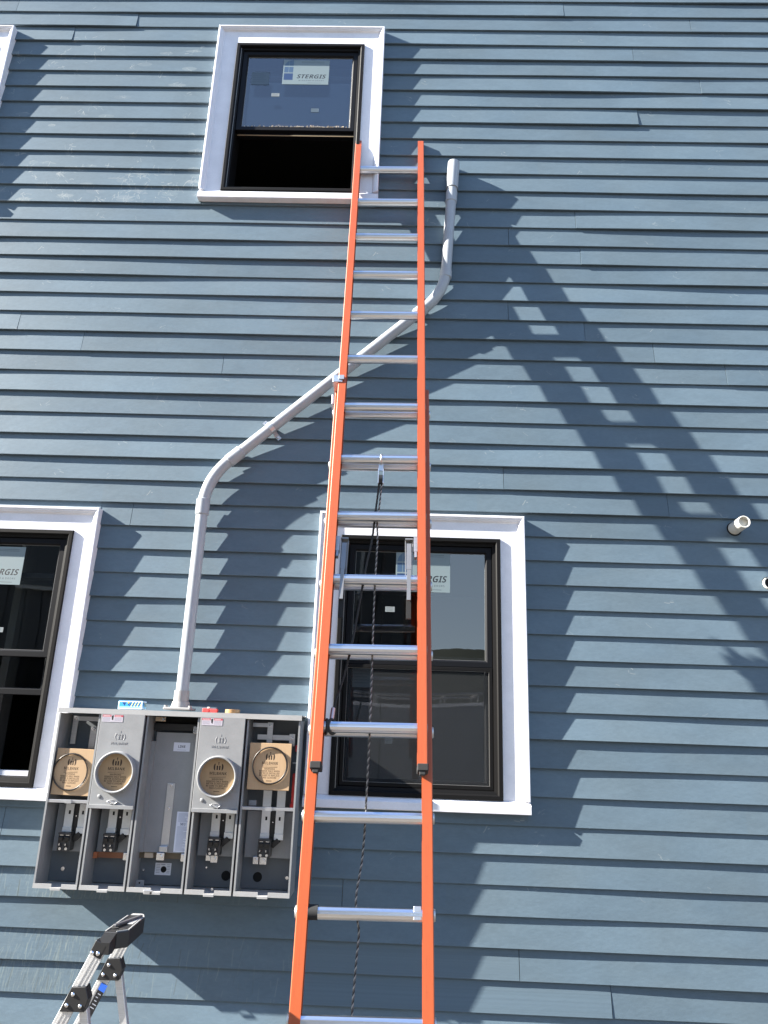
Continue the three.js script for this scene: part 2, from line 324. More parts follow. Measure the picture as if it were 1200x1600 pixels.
for (let k = KMIN; k <= KMAX; k++) {
  const yb = lineY(k), yt = lineY(k - 1);
  let parts = [[-6, 6]];
  for (const w of WINS) if (yb < w.o[3] - 0.03 && yt + 0.03 > w.o[2] + 0.01 && yt > w.o[2] + 0.02) {
    const nx = []; for (const [a, b] of parts) { if (w.o[0] + 0.012 > a) nx.push([a, Math.min(b, w.o[0] + 0.012)]); if (w.o[1] - 0.012 < b) nx.push([Math.max(a, w.o[1] - 0.012), b]); } parts = nx;
  }
  for (const w of WINS) {                                         // what is left of a notched board above the head and below the sill
    if (parts.length < 2) break;
    if (yb < w.o[3] - 0.03 && yt + 0.03 > w.o[3] - 0.01 && yb > w.o[2]) clapboard(k, w.o[0] + 0.0125, w.o[1] - 0.0125, [w.o[3] - 0.012, 99]);
    if (yb < w.o[2] && yt > w.o[2] + 0.02) clapboard(k, w.o[0] + 0.0125, w.o[1] - 0.0125, [-99, w.o[2] + 0.012]);
  }
  const js = [...(jointsOf.get(k) || [])];
  js.push(-3.3 - hash2(k, 1, 81) * 1.5, 2.7 + hash2(k, 2, 82) * 2.2);
  for (const [a, b] of parts) {
    if (b - a < 0.03) continue;
    const cuts = js.filter(x => x > a + 0.06 && x < b - 0.06).sort((p, q) => p - q);
    let x = a; for (const c of [...cuts, b]) { clapboard(k, x, c === b ? b : c - 0.0012); x = c + 0.0012; }
  }
}
// windows ---------------------------------------------------------------
function side(name, mat, parent, e0, e1) {                        // skin between two matching outlines (closed), ends capped
  const n = e0.length, pos = [];
  const tri = (a, b, c) => pos.push(...a, ...b, ...c);
  for (let i = 0; i < n; i++) { const j = (i + 1) % n; tri(e0[i], e1[i], e0[j]); tri(e0[j], e1[i], e1[j]); }
  for (const [e, f] of [[e0, 0], [e1, 1]]) {
    const c = e.map(p => new THREE.Vector2(p[0] + p[1], p[2]));
    for (const t of THREE.ShapeUtils.triangulateShape(c, [])) f ? tri(e[t[0]], e[t[1]], e[t[2]]) : tri(e[t[0]], e[t[2]], e[t[1]]);
  }
  const g = new THREE.BufferGeometry(); g.setAttribute('position', new THREE.Float32BufferAttribute(pos, 3)); g.computeVertexNormals();
  return S().add(g).build(name, mat, parent);
}
// a mitred ring of four (or three) pieces; prof: [share of flat width?, u, z]
function ring(names, mat, parent, [x0, x1, y0, y1], prof, wid = [0, 0, 0, 0], bottom = true) {
  const u = (p, s) => p[0] + (p[2] ? wid[s] : 0);                 // s: 0 left, 1 right, 2 bottom, 3 top
  const TL = prof.map(p => [x0 + u(p, 0), y1 - u(p, 3), p[1]]), TR = prof.map(p => [x1 - u(p, 1), y1 - u(p, 3), p[1]]);
  const BL = prof.map(p => [x0 + u(p, 0), bottom ? y0 + u(p, 2) : y0, p[1]]), BR = prof.map(p => [x1 - u(p, 1), bottom ? y0 + u(p, 2) : y0, p[1]]);
  const out = [];
  if (names.length === 1) {
    const pos = []; const n = prof.length, q = [TL, TR, BR, BL];
    for (let s = 0; s < 4; s++) { const A = q[s], B = q[(s + 1) % 4]; for (let i = 0; i < n; i++) { const j = (i + 1) % n; pos.push(...A[i], ...A[j], ...B[i], ...A[j], ...B[j], ...B[i]); } }
    const g = new THREE.BufferGeometry(); g.setAttribute('position', new THREE.Float32BufferAttribute(pos, 3)); g.computeVertexNormals();
    out.push(S().add(g).build(names[0], mat, parent));
  } else {
    out.push(side(names[0], mat, parent, BL, TL), side(names[1], mat, parent, TL, TR), side(names[0], mat, parent, TR, BR));
    if (bottom) out.push(side(names[0], mat, parent, BR, BL));
  }
  return out;
}
function sticker(parent, x0, x1, y0, y1, z, tex, name = 'glass_label', k = 0.3) {
  const g = new THREE.BoxGeometry(x1 - x0, y1 - y0, 0.0006); g.translate((x0 + x1) / 2, (y0 + y1) / 2, z);
  return S().add(g, true).build(name, P({ map: tex, color: lin(k, k, k), roughness: 0.5 }), parent);
}
const makerTex = canvasTex(768, 560, (c, w, h) => {
  c.fillStyle = '#bcd3d8'; c.fillRect(0, 0, w, h);
  c.fillStyle = '#5d87b4'; c.fillRect(20, 160, 150, 130); c.fillStyle = '#2f5f9e'; c.fillRect(20, 310, 150, 150);
  c.fillStyle = '#7da2c4'; c.beginPath(); c.moveTo(20, 140); c.lineTo(20, 130); c.arc(170, 150, 150, Math.PI, Math.PI * 1.5); c.lineTo(170, 140); c.fill();
  c.strokeStyle = '#bcd3d8'; c.lineWidth = 6; c.beginPath(); c.moveTo(95, 0); c.lineTo(95, 300); c.stroke();
  c.fillStyle = '#27323c'; c.font = 'italic bold 124px sans-serif'; c.textAlign = 'center'; c.fillText('STERGIS', 470, 420, 560);
  c.font = '34px sans-serif'; c.fillText('W I N D O W S  &  D O O R S', 480, 482, 540);
  c.fillStyle = '#64747e'; c.font = '22px sans-serif'; for (let i = 0; i < 2; i++) c.fillRect(300, 38 + i * 22, 380, 5); c.fillRect(420, 522, 230, 6);
});
const paleLabel = canvasTex(256, 220, (c, w, h) => { c.fillStyle = '#7f96a6'; c.fillRect(0, 0, w, h); c.fillStyle = '#667c8c'; for (let i = 0; i < 5; i++) c.fillRect(20, 30 + i * 34, 150 + (i * 37) % 60, 8); });
const whiteLabel = canvasTex(128, 64, (c, w, h) => { c.fillStyle = '#c8d2d4'; c.fillRect(0, 0, w, h); c.fillStyle = '#8a979c'; for (let i = 0; i < 3; i++) c.fillRect(12, 12 + i * 16, 90, 5); });
function windowUnit(w) {
  const win = new THREE.Group(); win.name = 'window'; win.userData = { label: w.label }; house.add(win); OFF.set(win, V(0, 0, 0));
  const [x0, x1, y0, y1] = w.o, [a, b, c, d] = w.f;
  // white casing with a raised back band on its outer edge
  const prof = [[0, -0.03], [0, 0.039], [0.003, 0.042], [0.011, 0.042], [0.0135, 0.0375], [0.020, 0.037], [0.0225, 0.032], [0.028, 0.031], [0.032, 0.024], [0.037, 0.0195], [0.001, 0.0185, 1], [0.001, -0.03, 1]];
  ring(['casing', 'head_casing'], whitePVC, win, [x0, x1, c + 0.001, y1], prof, [a - x0, x1 - b, 0, y1 - d], false);
  { // sill, sloped on top
    const m = new THREE.Matrix4().makeBasis(V(0, 0, 1), V(0, 1, 0), V(-1, 0, 0)).setPosition(x1 + 0.0015, 0, 0);
    S().extrude([[-0.03, y0], [0.041, y0], [0.044, y0 + 0.003], [0.044, y0 + 0.036], [0.040, y0 + 0.04], [0.02, c], [-0.03, c]], x1 - x0 + 0.003, m).build('sill', whitePVC, win);
  }
  // black frame with stepped face
  const fp = [[0, -0.12], [0, 0.027], [0.003, 0.031], [0.019, 0.031], [0.024, 0.026], [0.025, 0.014], [0.040, 0.010], [0.042, -0.12]];
  ring(['frame_side', 'frame_head'], blackFrame, win, [a, b, c, d], fp);
  S().span(a + 0.0265, a + 0.0305, c + 0.03, d - 0.03, 0.0135, 0.0165).build('frame_seam', beadMat, win);
  const i0 = a + 0.042, i1 = b - 0.042, j0 = c + 0.042, j1 = d - 0.042, mid = w.id === 'upper' ? 5.225 : (j0 + j1) / 2 + 0.0;
  const sp = (z) => [[0, z - 0.028], [0, z], [0.002, z + 0.002], [0.026, z + 0.002], [0.034, z - 0.008], [0.034, z - 0.028]];
  // upper sash
  const us = ring(['sash'], sashMat, win, [i0, i1, mid - 0.022, j1], sp(0.0))[0];
  const gx0 = i0 + 0.034, gx1 = i1 - 0.034, gy0 = mid + 0.012, gy1 = j1 - 0.034;
  const pane = (n, xa, xb, ya, yb, z, parent, m = glass) => { const g = new THREE.PlaneGeometry(xb - xa, yb - ya); g.translate((xa + xb) / 2, (ya + yb) / 2, z); return S().add(g).build(n, m, parent); };
  pane('glass', gx0, gx1, gy0, gy1, -0.012, win);
  ring(['glazing_bead'], beadMat, win, [gx0 - 0.001, gx1 + 0.001, gy0 - 0.001, gy1 + 0.001], [[0, -0.02], [0, -0.0105], [0.0025, -0.0105], [0.0025, -0.02]]);
  // lower sash, one track further in, raised by w.gap
  const ly0 = j0 + w.gap, ly1 = mid + 0.03 + w.gap;
  ring(['sash'], sashMat, win, [i0 + 0.002, i1 - 0.002, ly0, Math.min(ly1, j1)], sp(-0.045));
  pane('glass', gx0, gx1, ly0 + 0.034, Math.min(ly1, j1) - 0.034, -0.06, win, w.gap ? glassInner : glass);
  S().span(gx0, gx1, ly0 + 0.030, ly0 + 0.033, -0.058, -0.0515).build('glazing_bead', beadMat, win);
  if (w.id === 'upper') S().span(i0 + 0.004, i1 - 0.004, ly0 + 0.0005, ly0 + 0.006, -0.046, -0.0415).build('sash_edge', woodTan, win);
  if (w.screen) {
    ring(['screen_frame'], blackFrame, win, [i0 + 0.001, i1 - 0.001, j0 + 0.001, mid - 0.023], [[0, -0.006], [0, 0.006], [0.002, 0.008], [0.016, 0.008], [0.018, 0.005], [0.018, -0.006]]);
    const g = new THREE.PlaneGeometry(i1 - i0 - 0.036, mid - 0.023 - j0 - 0.036); g.translate((i0 + i1) / 2, (mid - 0.023 + j0) / 2, 0.001);
    S().add(g).build('insect_screen', screenMat, win);
    ring(['screen_spline'], beadMat, win, [i0 + 0.0185, i1 - 0.0185, j0 + 0.0185, mid - 0.0405], [[0, 0.001], [0, 0.004], [0.0018, 0.004], [0.0018, 0.001]]);
  } else if (w.gap) S().span(i0, i1, c + 0.043, c + 0.066, -0.15, -0.085).build('stool', whitePVC, win);
  const lz = -0.0105;
  if (w.id === 'centre') { sticker(win, -0.030, 0.250, 2.302, 2.512, lz, makerTex); sticker(win, -0.078, -0.030, 2.195, 2.222, lz, whiteLabel); sticker(win, -0.06, -0.022, 1.555, 1.585, -0.058, whiteLabel); sticker(win, -0.232, -0.13, 1.82, 1.915, -0.058, paleLabel); }
  if (w.id === 'upper') { sticker(win, -0.856, -0.557, 5.582, 5.782, lz, makerTex); sticker(win, -1.058, -0.942, 5.575, 5.68, lz, paleLabel); sticker(win, -0.917, -0.865, 5.482, 5.508, lz, whiteLabel); sticker(win, -0.655, -0.605, 5.36, 5.39, lz, paleLabel); }
  if (w.id === 'left') { sticker(win, -2.258, -1.977, 2.276, 2.477, lz, makerTex); sticker(win, -2.07, -2.02, 2.03, 2.055, lz, whiteLabel); }
  if (w.id === 'upper') {                                         // sawdust caught along the meeting rail, and the stud behind
    const s = S(); for (let i = 0; i < 150; i++) { const x = gx0 + (gx1 - gx0) * (0.02 + 0.96 * Math.pow(rnd(), 0.75)); s.box(x, gy0 + 0.001 + rr(0, 0.012) * Math.pow(rnd(), 2) + 0.001, -0.009 + rr(-0.001, 0.004), rr(0.003, 0.009), rr(0.002, 0.005), 0.003, 0, [rr(0, 2), rr(0, 2), rr(0, 2)]); }
    const d0 = s.build('sawdust', woodTan, win); d0.userData.kind = 'stuff';
  }
  if (w.id === 'left') S().span(-2.1, -2.06, 0.6, 2.9, -0.30, -0.2).build('stud', darkRoom, win);
  return win;
}
for (const w of WINS) windowUnit(w);

// ------------------------------------------------------------------ plastic pipes through the wall
function pipeStub(x, y, L, tilt, label) {
  const t = thing('vent_pipe', label, 'pipe', [x, y, 0]);
  const ax = V(0, 0, L), s = S();
  const g = lathe([[0.0255, -0.12], [0.0255, L - 0.001], [0.0265, L], [0.0305, L], [0.0315, L - 0.001], [0.0315, -0.12]], 0, 0, 0); g.rotateX(tilt); g.translate(x, y, 0);
  s.add(g).build('pipe', pvcWhite, t);
  const r = lathe([[0.0315, -0.012], [0.0315, 0.0005], [0.0375, 0.001], [0.0385, -0.012]], x + 0.001, y - 0.002, 0); S().add(r).build('cut_hole', holeBlack, t);
  L > 0.05 ? S().cyl(V(x, y + 0.001, L - 0.03), V(x, y + 0.001, L - 0.026), 0.026, 24).build('pipe_plug', pvcWhite, t) : S().cyl(V(x, y, 0.002), V(x, y, L - 0.004), 0.0262, 24).build('pipe_bottom', holeBlack, t);
}
pipeStub(1.722, 2.683, 0.118, -0.03, 'white plastic pipe stub sticking out of the siding, right of the windows');
pipeStub(1.866, 2.396, 0.016, 0, 'white rimmed pipe opening cut flush in the siding at the right edge');

// ------------------------------------------------------------------ grey conduit
{
  const t = thing('conduit', 'grey plastic conduit running up from the meter panel and slanting across the wall', 'conduit', [-1.046, 1.69, 0.07]);
  const tube = (pts, r, name, n = 24) => { const cp = new THREE.CurvePath(); cp.add(pts.length === 3 ? new THREE.QuadraticBezierCurve3(...pts) : new THREE.LineCurve3(...pts)); const g = new THREE.TubeGeometry(pts.length === 3 ? cp.curves[0] : cp.curves[0], n, r, 28, false); return S().add(g).build(name, pvcGrey, t); };
  const R = 0.0302, a0 = V(-1.050, 1.70, 0.058), a1 = V(-1.050, 2.70, 0.052), ac = V(-1.050, 2.863, 0.050), a2 = V(-0.933, 2.972, 0.047), b1 = V(0.093, 3.931, 0.039), bc = V(0.2025, 4.035, 0.0385), b2 = V(0.2103, 4.185, 0.0385), e = V(0.250, 4.938, 0.0385);
  tube([a0, a1], R, 'pipe', 2); tube([a1, ac, a2], 0.0312, 'elbow'); tube([a2, b1], R, 'pipe', 2); tube([b1, bc, b2], 0.0312, 'elbow');
  const mixv = (p, q, s) => p.clone().lerp(q, s);
  const collar = (p, q, r = 0.0365) => { const s = S(), d = q.clone().sub(p).normalize(); s.cyl(p, q, r, 32, r, true); s.cyl(p, p.clone().addScaledVector(d, -0.005), r, 32, r - 0.005, true); s.cyl(q, q.clone().addScaledVector(d, 0.005), r, 32, r - 0.005, true); s.build('coupling', pvcGrey, t); };
  collar(V(-1.050, 2.665, 0.0522), V(-1.050, 2.745, 0.052), 0.0355);
  collar(mixv(a2, b1, -0.005), mixv(a2, b1, 0.055), 0.0352);
  collar(mixv(a2, b1, 0.955), mixv(a2, b1, 0.995), 0.0345);
  tube([b2, mixv(b2, e, 0.79)], R, 'pipe', 2);
  const dd = e.clone().sub(b2).normalize(), rim = p => { S().cyl(p, p.clone().addScaledVector(dd, 0.006), 0.0345, 32).build('rim', pvcGrey, t); };
  collar(b2.clone().addScaledVector(dd, -0.055), b2.clone().addScaledVector(dd, -0.012), 0.034);
  collar(mixv(b2, e, 0.62), mixv(b2, e, 0.715), 0.034);
  // open bell at the top
  { const p = mixv(b2, e, 0.75), s = S(); s.cyl(p, e, 0.0355, 36, 0.0355, true); s.cyl(p, e, 0.031, 36, 0.031, true);
    const q = new THREE.RingGeometry(0.031, 0.0355, 36); q.applyQuaternion(new THREE.Quaternion().setFromUnitVectors(V(0, 0, 1), dd)); q.translate(e.x, e.y, e.z); s.add(q);
    const q2 = new THREE.RingGeometry(0.030, 0.0355, 36); q2.applyQuaternion(new THREE.Quaternion().setFromUnitVectors(V(0, 0, 1), dd)); q2.translate(p.x, p.y, p.z); s.add(q2); s.build('bell_end', pvcGrey, t); }
  // two-hole strap
  { const p = a2.clone().lerp(b1, 0.2), along = b1.clone().sub(a2).normalize(), side = V(along.y, -along.x, 0), s = S();
    const h = []; for (let i = 0; i <= 18; i++) { const th = Math.PI * i / 18; h.push(p.clone().addScaledVector(side, Math.cos(th) * 0.0325).add(V(0, 0, Math.sin(th) * 0.0325))); }
    for (let i = 0; i < 18; i++) s.bar(h[i], h[i + 1], 0.024, 0.0028, h[i].clone().add(h[i + 1]).multiplyScalar(0.5).sub(p));
    for (const q of [1, -1]) { const o = p.clone().addScaledVector(side, q * 0.0325); s.bar(o, V(o.x, o.y, 0.010), 0.024, 0.0028, side); s.bar(V(o.x, o.y, 0.010), V(o.x + side.x * q * 0.036, o.y + side.y * q * 0.036, 0.010), 0.024, 0.003, V(0, 0, 1)); }
    const st = s.build('strap', galv, t);
    for (const q of [1, -1]) { const o = p.clone().addScaledVector(side, q * 0.054); S().cyl(V(o.x, o.y, 0.005), V(o.x, o.y, 0.0175), 0.006, 10).build('screw', rivetMat, st); } }
  // cast hub on the panel top
  { const s = S(); s.box(-1.050, 1.682, 0.068, 0.13, 0.012, 0.11, 0.004); s.cyl(V(-1.050, 1.686, 0.058), V(-1.050, 1.716, 0.058), 0.047, 28, 0.04); s.cyl(V(-1.050, 1.714, 0.058), V(-1.050, 1.768, 0.058), 0.0362, 28);
    for (const q of [-1, 1]) s.cyl(V(-1.050 + q * 0.058, 1.685, 0.1), V(-1.050 + q * 0.058, 1.697, 0.1), 0.009, 8); s.build('hub', P({ color: lin(0.3, 0.295, 0.285), map: fineTex, roughness: 0.5 }), t); }
}

// ------------------------------------------------------------------ meter panel
const logo = (c, x, y, r, ink) => {                               // ring of two brackets round a lobed mark
  c.fillStyle = ink; c.strokeStyle = ink;
  c.fillRect(x - r * 0.34, y - r * 0.1, r * 0.26, r * 0.6); c.fillRect(x + r * 0.08, y - r * 0.1, r * 0.26, r * 0.6);
  for (const q of [-0.21, 0.21]) { c.beginPath(); c.arc(x + q * r, y - r * 0.1, r * 0.13, 0, 7); c.fill(); }
  c.fillRect(x - r * 0.05, y - r * 0.62, r * 0.1, r * 0.3); c.beginPath(); c.arc(x, y - r * 0.7, r * 0.1, 0, 7); c.fill();
  for (const q of [-1, 1]) { c.beginPath(); c.ellipse(x + q * r * 0.56, y + r * 0.02, r * 0.3, r * 0.56, 0, q > 0 ? -Math.PI / 2 : Math.PI / 2, q > 0 ? Math.PI / 2 : Math.PI * 1.5); c.fill(); }
};
const cardTex = (round, dx) => canvasTex(512, 512, (c, w, h) => {
  c.fillStyle = round ? '#9a8262' : '#ab9070'; c.fillRect(0, 0, w, h);
  for (let i = 0; i < 64; i++) { c.fillStyle = `rgba(${i % 2 ? '90,60,30' : '190,158,112'},${rr(0.05, 0.2)})`; c.fillRect(i * 8 + rr(-1, 1), 0, rr(2, 5), h); }
  for (let i = 0; i < 900; i++) { c.fillStyle = `rgba(80,55,30,${rr(0.03, 0.12)})`; c.fillRect(rr(0, w), rr(0, h), rr(1, 6), 1.4); }
  const s = round ? 1.28 : 1, Y = v => 256 + (v - 256) * s, ink = 'rgba(38,26,16,0.88)';
  logo(c, 256 + dx, Y(150), 66 * s, ink);
  c.textAlign = 'center'; c.font = `bold ${44 * s}px sans-serif`; c.fillText('MILBANK', 256 + dx, Y(236), 250 * s);
  c.fillRect(256 + dx - 95 * s, Y(248), 190 * s, 2.5); c.fillRect(256 + dx - 95 * s, Y(262), 190 * s, 5);
  c.font = `bold ${27 * s}px sans-serif`; ['WARNING', 'REMOVE ONLY WHEN', 'METER IS INSTALLED', 'BE SURE TO REPLACE', 'THIS CLOSURE'].forEach((l, i) => c.fillText(l, 256 + dx, Y(292 + i * 24), 252 * s));
  c.fillRect(256 + dx - 34 * s, Y(410), 68 * s, 8);
});
const warnTex = canvasTex(256, 90, (c, w, h) => { c.fillStyle = '#e6e0ea'; c.fillRect(0, 0, w, h); c.fillStyle = '#d9606c'; c.fillRect(0, 0, 108, 26); c.fillRect(148, 0, 108, 26); c.fillStyle = '#20222a'; c.beginPath(); c.moveTo(112, 10); c.lineTo(140, 4); c.lineTo(136, 70); c.lineTo(118, 60); c.fill(); c.fillStyle = '#8d88a0'; for (let i = 0; i < 4; i++) { c.fillRect(8, 36 + i * 12, 92, 4); c.fillRect(152, 36 + i * 12, 92, 4); } c.fillStyle = '#fff'; c.font = 'bold 18px sans-serif'; c.fillText('WARNING', 8, 20); c.fillText('DANGER', 158, 20); });
const lineTex = canvasTex(256, 128, (c, w, h) => { c.fillStyle = '#dcdfea'; c.fillRect(0, 0, w, h); c.fillStyle = '#39404e'; c.font = 'bold 52px sans-serif'; c.textAlign = 'center'; c.fillText('LINE', 128, 76); c.fillStyle = '#a9adbb'; c.fillRect(60, 104, 140, 6); });
const noteTex = canvasTex(256, 600, (c, w, h) => { c.fillStyle = '#dbdfec'; c.fillRect(0, 0, w, h); c.fillStyle = '#8990a8'; for (let i = 0; i < 34; i++) { if (i > 7 && i < 12) continue; c.fillRect(24, 26 + i * 16.5, 90 + hash2(i, 4, 4) * 110, 5); } c.fillStyle = '#4a536e'; c.font = 'bold 54px serif'; c.fillText('MU', 60, 205); });
const midTex = canvasTex(256, 180, (c, w, h) => { c.fillStyle = '#d4d6dc'; c.fillRect(0, 0, w, h); c.fillStyle = '#70747f'; for (let i = 0; i < 6; i++) { c.fillRect(16, 22 + i * 24, 62, 6); c.fillRect(186, 22 + i * 24, 50, 6); } c.fillRect(90, 16, 70, 10); });
{
  const t = thing('meter_panel', 'grey open electrical meter panel with round sockets mounted on the wall', 'meter panel', [-1.02, 0.9, 0]);
  t.scale.setScalar(0.9972); t.position.set(-1.0171, 0.902, 0.0104);
  const X0 = -1.592, X1 = -0.452, B = 0.9, T = 1.668, ZB = 0.014, ZW = -0.013, ZF = 0.15;
  S().span(X0 + 0.004, X1 - 0.004, B + 0.004, T - 0.004, ZB - 0.003, ZB).build('back_plate', panelDark, t);
  { const s = S(); s.span(X0 - 0.004, X1 + 0.006, T - 0.003, T + 0.001, ZW, ZF + 0.010); s.span(X0 - 0.004, X1 + 0.006, T - 0.022, T + 0.001, ZF + 0.0065, ZF + 0.0105); s.build('top_cover', panelEdge, t); }
  const cells = [[-1.592, -1.3945], [-1.3855, -1.1825], [-1.1735, -0.9255], [-0.9165, -0.7095], [-0.7005, -0.452]];
  cells.forEach(([a, b], i) => {
    for (const [x, q] of [[a, 1], [b, -1]]) { const s = S(); s.span(Math.min(x, x + q * 0.003), Math.max(x, x + q * 0.003), B, T - 0.023, ZW, ZF); s.span(Math.min(x, x + q * 0.008), Math.max(x, x + q * 0.008), B, T - 0.023, ZF, ZF + 0.003); s.build('side_panel', panelGrey, t); }
    // bottom tray and its notched front lip
    const s = S(), m = (a + b) / 2 + 0.006; s.span(a, b, B - 0.003, B, ZW, ZF);
    s.span(a, m - 0.022, B - 0.003, B + 0.016, ZF, ZF + 0.004); s.span(m + 0.022, b, B - 0.003, B + 0.016, ZF, ZF + 0.004); s.box(m, B - 0.003, ZF + 0.009, 0.046, 0.011, 0.006, 0.001); s.build('bottom_lip', panelEdge, t);
  });
  const screw = (x, y, z, r = 0.007) => { const s = S(); s.cyl(V(x, y, z), V(x, y, z + 0.005), r, 14, r * 0.8); s.box(x, y, z + 0.0055, r * 1.3, r * 0.28, 0.0012, 0, [0, 0, 0.7]); s.build('screw', rivetMat, t); };
  const lug = (x, y, z, w = 0.03) => { const s = S(); s.box(x, y, z, w, 0.032, 0.03, 0.002); s.cyl(V(x, y, z + 0.014), V(x, y, z + 0.021), 0.009, 14); s.box(x, y, z + 0.0215, 0.013, 0.003, 0.002, 0, [0, 0, 0.6]); s.build('lug', rivetMat, t); };
  // meter covers with round opening
  const cover = (a, b, cx, cy, tex) => {
    const y0 = 1.236, y1 = 1.648, z = 0.1535;
    const g = S().extrude([[a, y0], [b, y0], [b, y1], [a, y1]], 0.006, new THREE.Matrix4().makeTranslation(0, 0, z), [circleHole(cx, cy, 0.0835)], 0.0012);
    g.span(a, b, y0 - 0.002, y0 + 0.014, z + 0.002, z + 0.015, 0.001);
    const cv = g.build('meter_cover', panelGrey, t);
    S().add(lathe([[0.081, 0.0], [0.081, 0.024], [0.0828, 0.0275], [0.0875, 0.0285], [0.0905, 0.026], [0.092, 0.018], [0.092, 0.004], [0.0935, 0.0]], cx, cy, z + 0.004, 64)).build('socket_ring', panelGrey, cv);
    const d = new THREE.CylinderGeometry(0.0828, 0.0828, 0.003, 48); d.rotateX(Math.PI / 2); d.translate(cx, cy, z + 0.006);
    { const p = d.attributes.position, uv = d.attributes.uv; for (let i = 0; i < p.count; i++) uv.setXY(i, 0.5 + (p.getX(i) - cx) / 0.16, 0.5 + (p.getY(i) - cy) / 0.16); }
    S().add(d, true).build('cardboard_disc', St({ map: tex, roughness: 0.9 }), cv);
    // latch, knob, pressed mark, warning label
    { const s = S(), lx = cx + 0.002, ly = 1.264; s.add(new THREE.TorusGeometry(0.017, 0.003, 8, 20).scale(1.25, 0.42, 1).translate(lx, ly, z + 0.011)); s.box(lx, ly, z + 0.008, 0.03, 0.007, 0.008, 0.001); s.bar(V(lx - 0.012, ly + 0.002, z + 0.012), V(lx + 0.014, ly - 0.009, z + 0.014), 0.006, 0.003); s.build('latch', galv, cv); }
    S().add(lathe([[0, 0.0035], [0.005, 0.0035], [0.008, 0.002], [0.009, -0.001]], cx - 0.062, 1.285, z + 0.007, 20)).build('boss', panelGrey, cv);
    { const s = S(), mx = cx - 0.002, my = 1.546, zz = z + 0.0068;
      for (const q of [-1, 1]) { s.box(mx + q * 0.0065, my - 0.002, zz, 0.008, 0.018, 0.003, 0.001); s.cyl(V(mx + q * 0.0065, my + 0.009, zz - 0.001), V(mx + q * 0.0065, my + 0.009, zz + 0.0015), 0.0042, 10); const arc = new THREE.TorusGeometry(0.019, 0.0026, 6, 12, Math.PI * 0.5); arc.rotateZ(q > 0 ? -Math.PI * 0.25 : Math.PI * 0.75); arc.scale(1, 1, 0.5); arc.translate(mx + q * 0.004, my, zz); s.add(arc); }
      s.box(mx, my + 0.022, zz, 0.004, 0.009, 0.002); s.span(mx - 0.04, mx + 0.042, 1.5075, 1.5095, zz - 0.002, zz);
      // seven pressed letters
      const L = { M: [[0, 0, 0, 1], [0, 1, .5, .4], [.5, .4, 1, 1], [1, 1, 1, 0]], I: [[.5, 0, .5, 1]], L: [[0, 1, 0, 0], [0, 0, .9, 0]], B: [[0, 0, 0, 1], [0, 1, .9, .8], [.9, .8, 0, .5], [0, .5, 1, .25], [1, .25, 0, 0]], A: [[0, 0, .5, 1], [.5, 1, 1, 0], [.2, .35, .8, .35]], N: [[0, 0, 0, 1], [0, 1, 1, 0], [1, 0, 1, 1]], K: [[0, 0, 0, 1], [0, .45, .9, 1], [.2, .55, 1, 0]] };
      [...'MILBANK'].forEach((ch, i) => { for (const q of L[ch]) s.bar(V(mx - 0.038 + i * 0.0115 + q[0] * 0.0075, 1.5125 + q[1] * 0.009, zz), V(mx - 0.038 + i * 0.0115 + q[2] * 0.0075, 1.5125 + q[3] * 0.009, zz), 0.0016, 0.0025); });
      s.build('pressed_mark', panelGrey, cv); }
    sticker(cv, a + 0.006, a + 0.103, 1.611, 1.643, z + 0.0078, warnTex, 'warning_label', 0.5);
  };
  cover(-1.3875, -1.1835, -1.285, 1.391, cardTex(true, 0));
  cover(-0.9185, -0.7105, -0.8145, 1.387, cardTex(true, 0));
  // loose cardboard closures with wire rings over the open sockets
  const closure = (x0, x1, y0, y1, cx, cy, z, tilt) => {
    const g = new RoundedBoxGeometry(x1 - x0, y1 - y0, 0.006, 1, 0.001), p = g.attributes.position, uv = g.attributes.uv;
    for (let i = 0; i < p.count; i++) uv.setXY(i, 0.5 + p.getX(i) / (x1 - x0), 0.5 + p.getY(i) / (y1 - y0));
    g.rotateZ(tilt); g.translate((x0 + x1) / 2, (y0 + y1) / 2, z);
    const c = S().add(g, true).build('cardboard_closure', St({ map: cardTex(false, ((cx - (x0 + x1) / 2) / (x1 - x0)) * 512), roughness: 0.9 }), t);
    const rg = S(); rg.add(new THREE.TorusGeometry(0.079, 0.0034, 8, 56).translate(cx, cy, z + 0.008)); rg.add(lathe([[0.083, -0.01], [0.083, 0.0035], [0.0815, 0.0035], [0.0815, -0.01]], cx, cy, z, 56)); rg.build('wire_ring', ringSteel, c);
    S().cyl(V(cx, cy, 0.05), V(cx, cy, z - 0.004), 0.07, 36).build('socket', holeBlack, c);
  };
  closure(-1.580, -1.400, 1.283, 1.486, -1.503, 1.384, 0.138, -0.015);
  closure(-0.680, -0.487, 1.337, 1.541, -0.582, 1.443, 0.142, 0.0);
  // per-socket hardware
  const hardware = (cx, a, b, y, withPlate) => {
    S().span(a + 0.012, b - 0.012, y - 0.055, 1.235, 0.034, 0.037).build('mounting_plate', panelGrey, t);
    for (const q of [-1, 1]) { const s = S(); s.span(cx + q * 0.0325 - 0.0195, cx + q * 0.0325 + 0.0195, y + 0.032, withPlate ? 1.33 : 1.24, 0.066, 0.070); s.span(cx + q * 0.0325 - 0.021, cx + q * 0.0325 + 0.021, y + 0.026, y + 0.052, 0.062, 0.076, 0.002); const j = s.build('jaw_plate', paleTin, t);
      S().span(cx + q * 0.031 - 0.004, cx + q * 0.031 + 0.005, y + 0.108, y + 0.124, 0.0701, 0.0706).build('slot', holeBlack, j); }
    S().span(cx - 0.0125, cx + 0.0125, y + 0.01, 1.25, 0.037, 0.062).build('insulator', blackPlastic, t);
